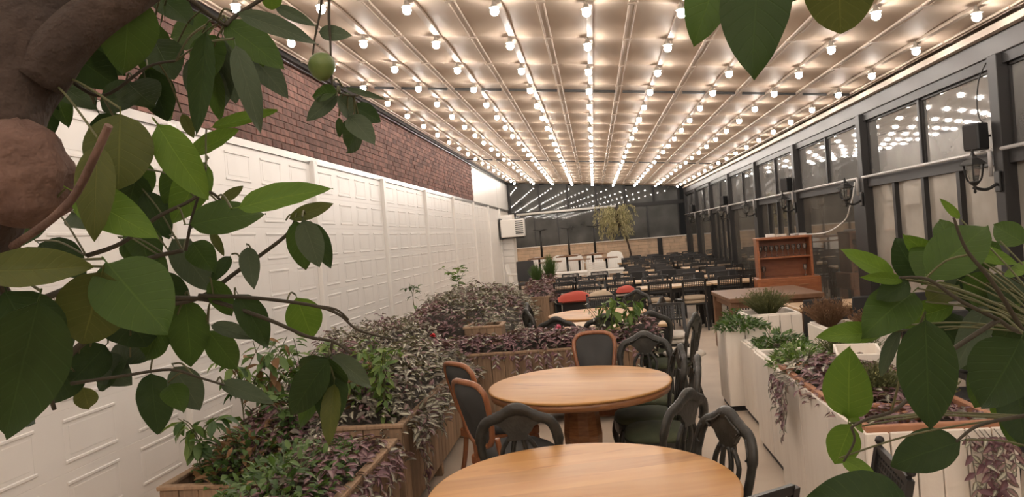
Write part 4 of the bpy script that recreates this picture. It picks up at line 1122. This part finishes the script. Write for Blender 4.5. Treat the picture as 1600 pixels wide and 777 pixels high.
herb('green herbs in the white planter by the window side', 1.52, 6.5, .64, .24, .42, .15, 420, .05, (0, 0, 2))
herb('low green rosette plant edging the second white planter', 1.40, 4.66, .77, .22, .12, .08, 200, .05, (2, 2, 0))
herb('small green herb tuft behind the narrow end planter', 1.35, 7.75, .70, .14, .2, .18, 220, .05, (0, 2))
heath('brownish green heather bush in the white planter behind the herbs', 1.72, 5.45, .66, .24, .30, 420, 'heath_a')
heath('yellow-green heather bush behind the narrow end planter', 1.72, 7.88, .78, .30, .27, 380, 'heath_a')
heath('rust-brown heather bush in the window-side planter', 1.98, 6.75, .78, .24, .26, 380, 'heath_b')
heath('faded rust heather beside the rust-brown bush', 2.16, 6.2, .78, .22, .20, 300, 'heath_b')
heath('green heather in the nearest white planter, left of the hanging plant', 1.38, 4.02, .77, .17, .20, 320, 'heath_a')
heath('second green heather in the nearest white planter, further right', 1.62, 3.92, .77, .15, .17, 260, 'heath_a')
heath('left clipped green bush on the back planter', -1.32, 16.1, .80, .20, .42, 260, 'green_a', 'clipped bushes at the back'); heath('right clipped green bush on the back planter', -1.06, 16.8, .80, .22, .58, 300, 'green_a', 'clipped bushes at the back')
herb('low green weeds among the purple leaves at the bottom left', -1.55, 3.3, .62, .24, .8, .22, 900, .05, (0, 0, 2), group='weeds')
herb('low weeds in front of the pepper plants', -2.15, 4.25, .50, .3, .42, .26, 700, .06, (0, 2, 3), group='weeds')
herb('brownish undergrowth in the pepper plants planter', -2.2, 4.9, .50, .32, .45, .22, 600, .07, (3, 2, 0), group='weeds')

# pepper plants: bare forked stems with hanging leaves, each leaf a part
pl_cache = {}
def pep_mesh(mi):
    if mi not in pl_cache:
        mb = MB(); small_leaf(mb, Vector((0, 0, 0)), Vector((0, 1, 0)), Vector((0, 0, 1)), 1, .48, 0); pl_cache[mi] = mb.mesh('leaf', GM[mi])
    return pl_cache[mi]
def pepper(label, x, y, z, H, n, L=.07, spread=.22, mats=(0, 0, 1, 2), lean=(0, 0), group='pepper plants with hanging leaves', droop=.8):
    t = thing('pepper_plant', label, 'plant', (x, y, z), 0, group)
    main = spline([(0, 0, 0), (lean[0]*.4+rv(-.02, .02), lean[1]*.4, H*.35), (lean[0]*.8, lean[1]*.8, H*.62)], 4); put(MB().tube(main, [.006-.002*i/len(main) for i in range(len(main))], 6), 'stem', 'pepper_stem', t)
    tip = main[-1]; ends = []
    for k in range(5):
        a = 2*PI*k/5+rv(-.4, .4); e = tip+Vector((math.cos(a)*spread*rv(.5, 1), math.sin(a)*spread*rv(.5, 1), H*rv(.15, .40)))
        s0 = main[R_.randrange(len(main)//2, len(main))]
        br = spline([s0, s0.lerp(e, .5)+Vector((0, 0, .03)), e], 4); put(MB().tube(br, .003, 5), 'branch', 'pepper_stem', t); ends.append(br)
    for k in range(n):
        br = R_.choice(ends+[main]); p = R_.choice(br); a = rv(0, 2*PI)
        d = Vector((math.cos(a), math.sin(a), -droop*rv(.3, 2.2) if rv(0, 1) < .8 else .3)); o = link('leaf', pep_mesh(R_.choice(mats)), t)
        orient(o, p+Vector((math.cos(a)*.015, math.sin(a)*.015, -.005)), d, Vector((rv(-.6, .6), rv(-.6, .6), 1)), L*rv(.6, 1.25))
    return t
pepper('pepper plant furthest left with folded dark leaves', -2.36, 4.02, .50, .40, 60, .105, .14)
pepper('tall pepper plant with brown wilted leaves hanging, left of centre', -2.45, 4.75, .50, .72, 62, .11, .26, (0, 3, 1, 2))
pepper('tall wilted pepper plant between the bare one and the bushy one', -2.30, 4.85, .50, .70, 66, .11, .20, (0, 3, 1, 0))
pepper('forked pepper plant low in the left planter', -2.42, 5.1, .50, .50, 44, .10, .22, (0, 3, 2))
pepper('bushy bright green pepper plant under the hanging leaf cluster', -2.15, 5.05, .50, .72, 130, .085, .22, (0, 0, 1), droop=.2)
pepper('dense green pepper plant beside the bushy one', -2.0, 4.5, .50, .5, 120, .085, .26, (0, 0, 2), droop=.1)
pepper('tall narrow light green plant left of the striped trailing plant', -1.42, 4.55, .64, .50, 120, .075, .14, (1, 1, 0), droop=.5)
pepper('tall narrow light green plant, the one behind its twin', -1.52, 4.80, .66, .52, 120, .07, .15, (1, 0, 0), droop=.5)
pepper('slender green plant rising behind the twin narrow plants', -1.62, 4.60, .60, .50, 110, .07, .14, (1, 0, 3), droop=.6)
pepper('pepper plant with large hanging leaves on the crossing planter', .10, 7.12, .68, .45, 30, .12, .14, (0, 1, 1), group='pepper plants on the crossing planter', droop=1.6)
pepper('pepper plant at the right end of the crossing planter', .30, 7.1, .68, .48, 30, .11, .14, (0, 0, 1), group='pepper plants on the crossing planter', droop=1.2)
pepper('fine-leaved pepper plant left on the crossing planter end', -.02, 7.2, .68, .40, 34, .05, .16, (0, 1, 4), group='pepper plants on the crossing planter')
pepper('thin seedling standing above the mound of dark leaves by the doors', -2.45, 9.6, .95, .35, 14, .09, .12, (0, 2), group='seedlings above the mound', droop=.4)
pepper('bushy light green seedling above the far mound of leaves', -2.30, 12.0, .95, .45, 60, .11, .30, (1, 1, 0), group='seedlings above the mound', droop=.2)
# purple basil tuft at the right end of the crossing planter
trailing('short purple tuft at the right end of the crossing planter', .22, .52, 6.95, 7.3, .80, .14, 150, .06, 1.0, .02, (), 0)
# flowers
def flower(x, y, z, m, lab):
    t = thing('flower', lab, 'flower', (x, y, z)); p = MB()
    for k in range(14):
        a = rv(0, 2*PI); small_leaf(p, Vector((rv(-.012, .012), rv(-.012, .012), rv(-.01, .012))), Vector((math.cos(a), math.sin(a), rv(-.2, .9))), Vector((0, 0, 1)), .036, .030, 0)
    put(p, 'petals', m, t, kind='stuff'); put(MB().tube([(0, 0, 0), (.005, .01, -.10)], .003, 5), 'stem', 'pepper_stem', t)
flower(-1.60, 6.92, .90, 'flower_red', 'bright red flower among the trailing leaves by the white doors')
flower(-.40, 6.92, .905, 'flower_pink', 'pink flower on top of the crossing planter')
# dried brown leaf on the edge of the pepper planter
# --- olive tree at the far end
t = thing('olive_tree', 'thin olive tree with drooping pale leaves at the far end', 'tree', (1.05, 26.4, 0))
put(MB().tube(spline([(.25, 0, .35), (.18, 0, 1.0), (.05, .02, 1.6), (-.15, 0, 2.2), (-.2, 0, 2.6)]), .035, 8), 'trunk', 'bark', t)
put(MB().lathe([(.18, 0), (.26, .42), (.24, .42), (.23, .36), (.001, .36)], 16, (.25, 0, 0)), 'pot', 'terracotta', t)
bm_, fm = MB(), MB()
for k in range(90):
    a = rv(0, 2*PI); el = rv(.1, 1); r0 = rv(.2, .72)
    s0 = Vector((-.15, 0, 2.15+rv(-.3, .4))); e = Vector((-.25+math.cos(a)*r0*.9, math.sin(a)*r0*.7, 2.2+rv(-.25, .55)))
    e2 = e+Vector((math.cos(a)*.15, math.sin(a)*.15, -rv(.2, .6)))
    br = spline([s0, e, e2], 6); bm_.tube(br, .004, 4, cap=False)
    for p in br[3:]:
        for s_ in range(4): small_leaf(fm, p+Vector((rv(-.04, .04), rv(-.04, .04), rv(-.04, .04))), Vector((rv(-.6, .6), rv(-.6, .6), -1)), Vector((rv(-1, 1), rv(-1, 1), .2)), .10, .024, R_.choice((0, 0, 1)))
put(bm_, 'branches', 'bark', t, kind='stuff'); put(fm, 'foliage', ['olive_pale', 'olive_deep'], t, kind='stuff')
# ================================================================ FOREGROUND CITRUS TREES
def citrus_mesh(bend, fold, twist, blunt, name, m):
    mb = MB(); mb.uv = []; nu, nv = 6, 12
    for j in range(nv+1):
        t_ = j/nv; wv = (math.sin(PI*t_**(.78 if not blunt else .9))**(.72 if not blunt else .6)); 
        if t_ > .86 and not blunt: wv = max(.0, wv*.92)
        wv = max(wv, .02)
        for i in range(nu+1):
            u = i/nu*2-1
            x = u*.5*wv; edge = .018*math.sin(t_*23+u*2)*abs(u)**3
            z = fold*abs(u)*wv*.5 + bend*(t_-.35)**2*-1 + edge + .01*math.sin(t_*30)*abs(u)*(1-abs(u))*3 + twist*u*(t_-.3)*.3
            mb.v.append((x, t_, z)); mb.uv.append((i/nu, t_))
    for j in range(nv):
        for i in range(nu):
            a = j*(nu+1)+i; mb.f.append((a, a+1, a+nu+2, a+nu+1)); mb.m.append(0); mb.s.append(True)
    # petiole
    o = len(mb.v); mb.tube([(0, -.09, .03), (0, -.03, .006), (0, .02, 0)], [.012, .012, .010], 6, cap=False)
    mb.uv += [(.5, 0)]*(len(mb.v)-o)
    return mb.mesh(name, m)
LM = {}
for m in ('leaf_dark', 'leaf_mid', 'leaf_bright', 'leaf_grey', 'leaf_olive'):
    LM[m] = [citrus_mesh(.35, .25, .3, False, 'leaf', m), citrus_mesh(-.25, .35, -.4, False, 'leaf', m), citrus_mesh(.6, .15, .5, False, 'leaf', m), citrus_mesh(.15, .12, .0, True, 'leaf', m)]
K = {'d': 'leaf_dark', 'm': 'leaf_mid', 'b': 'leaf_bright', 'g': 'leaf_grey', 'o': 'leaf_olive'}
LR = random.Random(5)
def leaves(tree, rows, joints, extra=0.0):
    """rows: (base x, base y, tip x, tip y, width, tone, depth); joints = points the petioles spring from"""
    tw = MB()
    for r in rows:
        bx, by, tx, ty, w_, tone = r[:6]; L = math.hypot(tx-bx, ty-by)
        d = r[6] if len(r) > 6 else min(max(F*.095/max(L, w_*1.5), .62), 1.02)
        d *= 1+LR.uniform(-.03, .03)
        b0 = at(bx, by, d); t0 = at(tx, ty, d*(1+LR.uniform(-.035, .05)))
        v_ = t0-b0; Ln = v_.length; cam_n = (C0-b0).normalized()
        nrm = (cam_n+Vector((LR.uniform(-.3, .3), LR.uniform(-.3, .3), .35+LR.uniform(-.2, .3)))).normalized()
        x, dd, n = frame(b0, v_, nrm)
        wr_ = w_*d/F/max(.6, abs(n.dot(cam_n)))
        if n.dot(cam_n) < 0: n = -n; x = -x
        o = link('leaf', LR.choice(LM[K[tone]][:3] if not (w_ > L*.8) else LM[K[tone]][3:]), tree)
        o.matrix_world = Matrix.Translation(b0) @ Matrix((x, dd, n)).transposed().to_4x4() @ Matrix.Diagonal((wr_, Ln, (wr_+Ln)/2*.6, 1))
        if joints:
            j = min(joints, key=lambda q: (q-b0).length)
            if (j-b0).length < .35:
                s0 = b0-dd*Ln*.07; tw.tube(spline([j, j.lerp(s0, .5)+Vector((0, 0, .008)), s0], 4), .0013, 5, cap=False)
    if tw.v: put(tw, 'petiole_twigs', 'pepper_stem', tree, kind='stuff')
def wpath(pts): return [at(*p) for p in pts]
def branch(tree, pts, r0, r1, joints, m='twig'):
    P = spline(wpath(pts), 6); n = len(P)
    put(MB().tube(P, [r0+(r1-r0)*i/(n-1) for i in range(n)], 7), 'branch', m, tree); joints += P
# ---- left tree
T = thing('citrus_tree', 'citrus tree at the left edge with cut knotted trunk, dark leaves and one green fruit', 'tree', (0, 0, 0))
J = []
tp = [(-60, 2100, 1.0), (-62, 1200, .92), (-190, 700, .84), (-110, 430, .79), (-60, 330, .78), (-30, 240, .78), (-5, 150, .80), (50, 60, .83), (105, -60, .88), (200, -260, .95)]
P = spline(wpath(tp[2:]), 6); base = P[0]
foot = Vector((base.x-.06, base.y-.02, 0)); P = spline([foot, foot.lerp(base, .35)+Vector((.02, 0, 0)), foot.lerp(base, .7)+Vector((.01, .01, 0))], 5)+P; n = len(P)
px_r = []
for p in P:
    h_ = p.z; px_r.append(.072 if h_ < 1.7 else max(.05, .068-.05*(h_-1.7))+.005*math.sin(h_*19))
put(MB().tube(P, px_r, 20), 'trunk', 'bark', T)
# knot: a swollen pruning wound
c = at(35, 272, .755); mb = MB(); vs = []
nn, mm = 14, 22
for i in range(nn+1):
    th = PI*i/nn
    for j in range(mm):
        ph = 2*PI*j/mm; dv = Vector((math.sin(th)*math.cos(ph), math.sin(th)*math.sin(ph), math.cos(th)))
        r = 1+math.sin(th)*(.08*math.sin(5*ph+2*th)+.06*math.sin(9*th+ph)+.04*math.sin(13*ph))
        vs.append(c+Vector((dv.x*.046, dv.y*.05, dv.z*.056))*r)
mb.add(vs, [(i*mm+j, i*mm+(j+1) % mm, (i+1)*mm+(j+1) % mm, (i+1)*mm+j) for i in range(nn) for j in range(mm)], 0, True)
o = put(mb, 'pruning_knot', 'cut_bark', T); o['label'] = 'paler swollen pruning wound'
branch(T, [(20, 385, .76), (65, 355, .70), (95, 330, .66), (120, 300, .645), (150, 240, .625), (170, 196, .615)], .0042, .0034, [], 'cut_bark')
branch(T, [(0, 490, .80), (60, 470, .83), (120, 446, .86), (180, 425, .9), (240, 402, .95), (285, 392, .98)], .0045, .0028, J)
branch(T, [(60, 610, .86), (85, 580, .88), (125, 540, .9), (180, 500, .93), (235, 480, .96), (310, 466, 1.0), (370, 425, 1.02), (445, 370, 1.05), (462, 345, 1.05), (478, 338, 1.05)], .0048, .002, J)
branch(T, [(270, 466, .98), (330, 470, 1.0), (420, 500, 1.0), (480, 526, 1.0), (520, 534, 1.0), (548, 552, 1.0)], .0035, .0016, J)
branch(T, [(310, 462, .99), (400, 466, 1.0), (490, 478, 1.0), (530, 492, 1.0), (560, 516, 1.0), (616, 531, 1.0)], .003, .0014, J)
branch(T, [(490, 478, 1.0), (525, 484, 1.0), (545, 500, 1.0)], .0022, .0012, J)
branch(T, [(110, 600, .88), (190, 588, .9), (265, 578, .92), (310, 590, .94), (350, 602, .96)], .0022, .0014, J)
branch(T, [(520, 534, 1.0), (515, 555, 1.0), (510, 566, 1.0)], .0022, .0016, J)
branch(T, [(135, 400, .88), (190, 380, .9), (245, 340, .92), (290, 318, .94), (325, 300, .95), (350, 318, .96)], .003, .0018, J)
branch(T, [(290, 392, .96), (300, 340, .96), (312, 300, .96), (322, 262, .96)], .0022, .0014, J)
branch(T, [(120, -20, .88), (200, -25, .9), (280, -10, .93), (330, 25, .95), (352, 40, .96)], .005, .002, J)
branch(T, [(352, 40, .96), (372, 22, .97), (420, -10, .98), (440, -40, .98)], .003, .0025, J)
branch(T, [(60, 110, .84), (100, 120, .88), (160, 150, .9), (230, 105, .92), (275, 95, .93)], .003, .0015, J)
branch(T, [(440, -40, .98), (490, -20, .99), (512, -14, 1.0), (514, 30, 1.0), (516, 60, 1.0), (517, 90, 1.0)], .0026, .0014, J)
branch(T, [(504, -20, 1.0), (500, 20, 1.0), (492, 60, 1.0), (489, 86, 1.0)], .0018, .0012, J)
branch(T, [(517, 90, 1.0), (518, 120, 1.0), (522, 140, 1.0), (538, 148, 1.0), (560, 150, 1.0)], .0018, .0012, J)
branch(T, [(85, 640, .86), (60, 560, .84), (30, 490, .82), (0, 440, .8)], .0025, .005, J)
branch(T, [(60, 120, .80), (130, 40, .80), (215, -15, .82), (300, -70, .86)], .030, .018, [], 'bark')
# fruit
mb = MB().lathe([(.001, -.0195), (.006, -.0185), (.013, -.013), (.0175, -.004), (.0185, .003), (.016, .011), (.010, .0165), (.004, .0180), (.001, .0172)], 20)
o = put(mb, 'fruit', 'lime', T); o.location = at(503, 104, 1.0); o['label'] = 'small unripe green citrus fruit'
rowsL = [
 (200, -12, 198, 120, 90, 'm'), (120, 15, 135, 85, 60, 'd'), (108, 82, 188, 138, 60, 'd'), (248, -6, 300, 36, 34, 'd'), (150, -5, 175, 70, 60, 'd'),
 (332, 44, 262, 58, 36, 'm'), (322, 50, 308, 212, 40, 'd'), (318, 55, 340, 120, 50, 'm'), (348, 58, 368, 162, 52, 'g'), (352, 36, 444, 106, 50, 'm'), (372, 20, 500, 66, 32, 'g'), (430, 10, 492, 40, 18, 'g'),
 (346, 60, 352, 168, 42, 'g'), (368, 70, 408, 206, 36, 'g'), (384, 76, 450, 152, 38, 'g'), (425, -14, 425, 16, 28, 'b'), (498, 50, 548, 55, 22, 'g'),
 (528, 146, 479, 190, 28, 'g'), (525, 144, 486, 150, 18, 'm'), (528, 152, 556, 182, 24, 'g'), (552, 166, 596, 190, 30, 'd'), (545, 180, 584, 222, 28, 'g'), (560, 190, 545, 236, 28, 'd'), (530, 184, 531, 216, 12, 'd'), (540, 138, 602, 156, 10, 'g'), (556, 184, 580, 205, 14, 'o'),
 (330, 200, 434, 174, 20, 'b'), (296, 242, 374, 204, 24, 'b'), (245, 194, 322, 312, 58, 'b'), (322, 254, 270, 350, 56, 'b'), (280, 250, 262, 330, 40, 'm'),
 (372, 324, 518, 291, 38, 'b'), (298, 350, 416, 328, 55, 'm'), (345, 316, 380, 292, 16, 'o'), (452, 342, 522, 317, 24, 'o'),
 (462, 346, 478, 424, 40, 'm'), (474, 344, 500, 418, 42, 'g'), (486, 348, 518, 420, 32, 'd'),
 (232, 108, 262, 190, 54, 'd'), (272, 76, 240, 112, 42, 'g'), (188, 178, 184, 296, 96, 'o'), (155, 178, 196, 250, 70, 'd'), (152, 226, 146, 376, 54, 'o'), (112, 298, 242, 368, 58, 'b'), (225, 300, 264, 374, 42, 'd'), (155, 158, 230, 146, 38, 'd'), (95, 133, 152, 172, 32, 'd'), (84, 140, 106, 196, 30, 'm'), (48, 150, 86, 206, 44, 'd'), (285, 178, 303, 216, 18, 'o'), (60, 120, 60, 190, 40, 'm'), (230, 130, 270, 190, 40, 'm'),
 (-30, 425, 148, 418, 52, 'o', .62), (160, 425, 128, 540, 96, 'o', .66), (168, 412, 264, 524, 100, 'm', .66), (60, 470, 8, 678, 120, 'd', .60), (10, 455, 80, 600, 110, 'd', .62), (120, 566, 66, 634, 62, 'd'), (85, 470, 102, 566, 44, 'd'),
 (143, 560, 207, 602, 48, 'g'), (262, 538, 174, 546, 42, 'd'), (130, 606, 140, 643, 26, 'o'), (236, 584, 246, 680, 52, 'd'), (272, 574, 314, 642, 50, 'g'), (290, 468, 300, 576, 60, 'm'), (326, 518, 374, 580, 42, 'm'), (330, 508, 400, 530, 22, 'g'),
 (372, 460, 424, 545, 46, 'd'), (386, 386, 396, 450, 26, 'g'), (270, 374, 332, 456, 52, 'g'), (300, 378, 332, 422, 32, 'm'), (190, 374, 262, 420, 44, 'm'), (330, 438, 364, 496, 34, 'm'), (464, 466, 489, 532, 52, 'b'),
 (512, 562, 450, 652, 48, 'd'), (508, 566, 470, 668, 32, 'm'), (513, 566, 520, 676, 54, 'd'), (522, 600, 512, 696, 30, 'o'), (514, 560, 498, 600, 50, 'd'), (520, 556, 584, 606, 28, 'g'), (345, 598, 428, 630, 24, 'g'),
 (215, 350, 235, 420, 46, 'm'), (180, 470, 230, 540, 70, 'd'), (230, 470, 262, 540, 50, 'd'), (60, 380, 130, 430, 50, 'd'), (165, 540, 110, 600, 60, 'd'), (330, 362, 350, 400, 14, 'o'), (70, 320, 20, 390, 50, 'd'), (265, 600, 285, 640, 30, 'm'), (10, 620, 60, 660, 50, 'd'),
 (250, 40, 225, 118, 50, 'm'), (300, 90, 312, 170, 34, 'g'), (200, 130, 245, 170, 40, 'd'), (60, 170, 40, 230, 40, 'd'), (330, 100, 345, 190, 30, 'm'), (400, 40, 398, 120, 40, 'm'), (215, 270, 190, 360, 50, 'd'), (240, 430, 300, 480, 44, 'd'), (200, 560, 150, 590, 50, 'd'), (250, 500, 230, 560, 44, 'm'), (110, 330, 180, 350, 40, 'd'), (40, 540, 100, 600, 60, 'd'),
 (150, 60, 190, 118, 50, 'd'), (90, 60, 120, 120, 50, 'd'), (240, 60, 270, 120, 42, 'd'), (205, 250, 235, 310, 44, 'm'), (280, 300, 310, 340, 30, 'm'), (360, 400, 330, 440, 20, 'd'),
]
leaves(T, rowsL, J)
# ---- right tree
T2 = thing('citrus_tree', 'citrus tree beyond the right edge, its bright leaves reaching over the planters', 'tree', (0, 0, 0))
J = []
a0 = at(1960, 900, .95)
Pt = spline([(a0.x+.02, a0.y, 0), (a0.x, a0.y+.02, .7), tuple(at(1900, 560, .92)), tuple(at(1900, 200, .95)), tuple(at(1800, -200, 1.0))], 8)
put(MB().tube(Pt, .024, 14), 'trunk', 'bark', T2)
branch(T2, [(1895, 560, .92), (1700, 520, .92), (1600, 520, .86), (1560, 500, .82), (1500, 470, .8), (1450, 437, .8), (1405, 434, .8)], .0035, .0015, J)
branch(T2, [(1560, 500, .82), (1470, 560, .80), (1440, 600, .78), (1400, 640, .76), (1355, 655, .76), (1330, 668, .76)], .003, .0013, J)
branch(T2, [(1600, 520, .86), (1550, 440, .84), (1510, 390, .84), (1490, 340, .84)], .003, .0015, J)
branch(T2, [(1905, 600, .92), (1690, 640, .9), (1600, 650, .85), (1530, 665, .8), (1495, 690, .78)], .0035, .0014, J)
branch(T2, [(1330, 668, .76), (1335, 690, .76), (1318, 722, .76)], .0014, .0012, J)
branch(T2, [(1800, -200, 1.0), (1640, -210, 1.0), (1500, -190, .85), (1350, -120, .72), (1200, -70, .68), (1110, -60, .68)], .010, .003, J)
branch(T2, [(1905, 600, .92), (1690, 680, .9), (1620, 800, .8), (1500, 900, .72), (1400, 840, .70)], .004, .002, J)
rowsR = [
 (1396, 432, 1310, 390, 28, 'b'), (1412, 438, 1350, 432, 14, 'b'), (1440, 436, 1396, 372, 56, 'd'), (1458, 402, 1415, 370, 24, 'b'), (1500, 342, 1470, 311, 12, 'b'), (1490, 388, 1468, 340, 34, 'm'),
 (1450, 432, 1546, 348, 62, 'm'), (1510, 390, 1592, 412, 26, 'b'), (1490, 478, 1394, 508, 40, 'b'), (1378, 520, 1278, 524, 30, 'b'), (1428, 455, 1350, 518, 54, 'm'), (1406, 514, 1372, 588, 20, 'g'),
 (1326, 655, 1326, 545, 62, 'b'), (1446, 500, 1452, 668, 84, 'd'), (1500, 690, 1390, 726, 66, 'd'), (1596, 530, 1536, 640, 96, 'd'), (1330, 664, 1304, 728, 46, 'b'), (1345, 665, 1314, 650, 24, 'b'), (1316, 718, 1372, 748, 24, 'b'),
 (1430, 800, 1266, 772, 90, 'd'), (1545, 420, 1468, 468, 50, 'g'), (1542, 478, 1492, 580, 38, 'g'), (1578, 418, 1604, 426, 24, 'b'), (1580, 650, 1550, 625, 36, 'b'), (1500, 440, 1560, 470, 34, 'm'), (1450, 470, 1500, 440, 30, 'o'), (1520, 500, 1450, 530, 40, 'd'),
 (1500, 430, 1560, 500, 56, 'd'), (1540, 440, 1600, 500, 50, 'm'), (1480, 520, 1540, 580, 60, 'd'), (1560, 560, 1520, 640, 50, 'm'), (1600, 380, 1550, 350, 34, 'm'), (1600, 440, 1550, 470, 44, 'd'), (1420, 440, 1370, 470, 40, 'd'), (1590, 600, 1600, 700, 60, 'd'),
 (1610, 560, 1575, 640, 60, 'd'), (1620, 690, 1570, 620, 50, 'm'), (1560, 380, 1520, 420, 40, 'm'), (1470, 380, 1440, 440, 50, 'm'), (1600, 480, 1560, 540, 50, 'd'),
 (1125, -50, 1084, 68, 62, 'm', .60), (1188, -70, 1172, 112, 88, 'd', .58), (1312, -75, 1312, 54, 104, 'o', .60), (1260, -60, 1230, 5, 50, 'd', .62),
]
leaves(T2, rowsR, J)
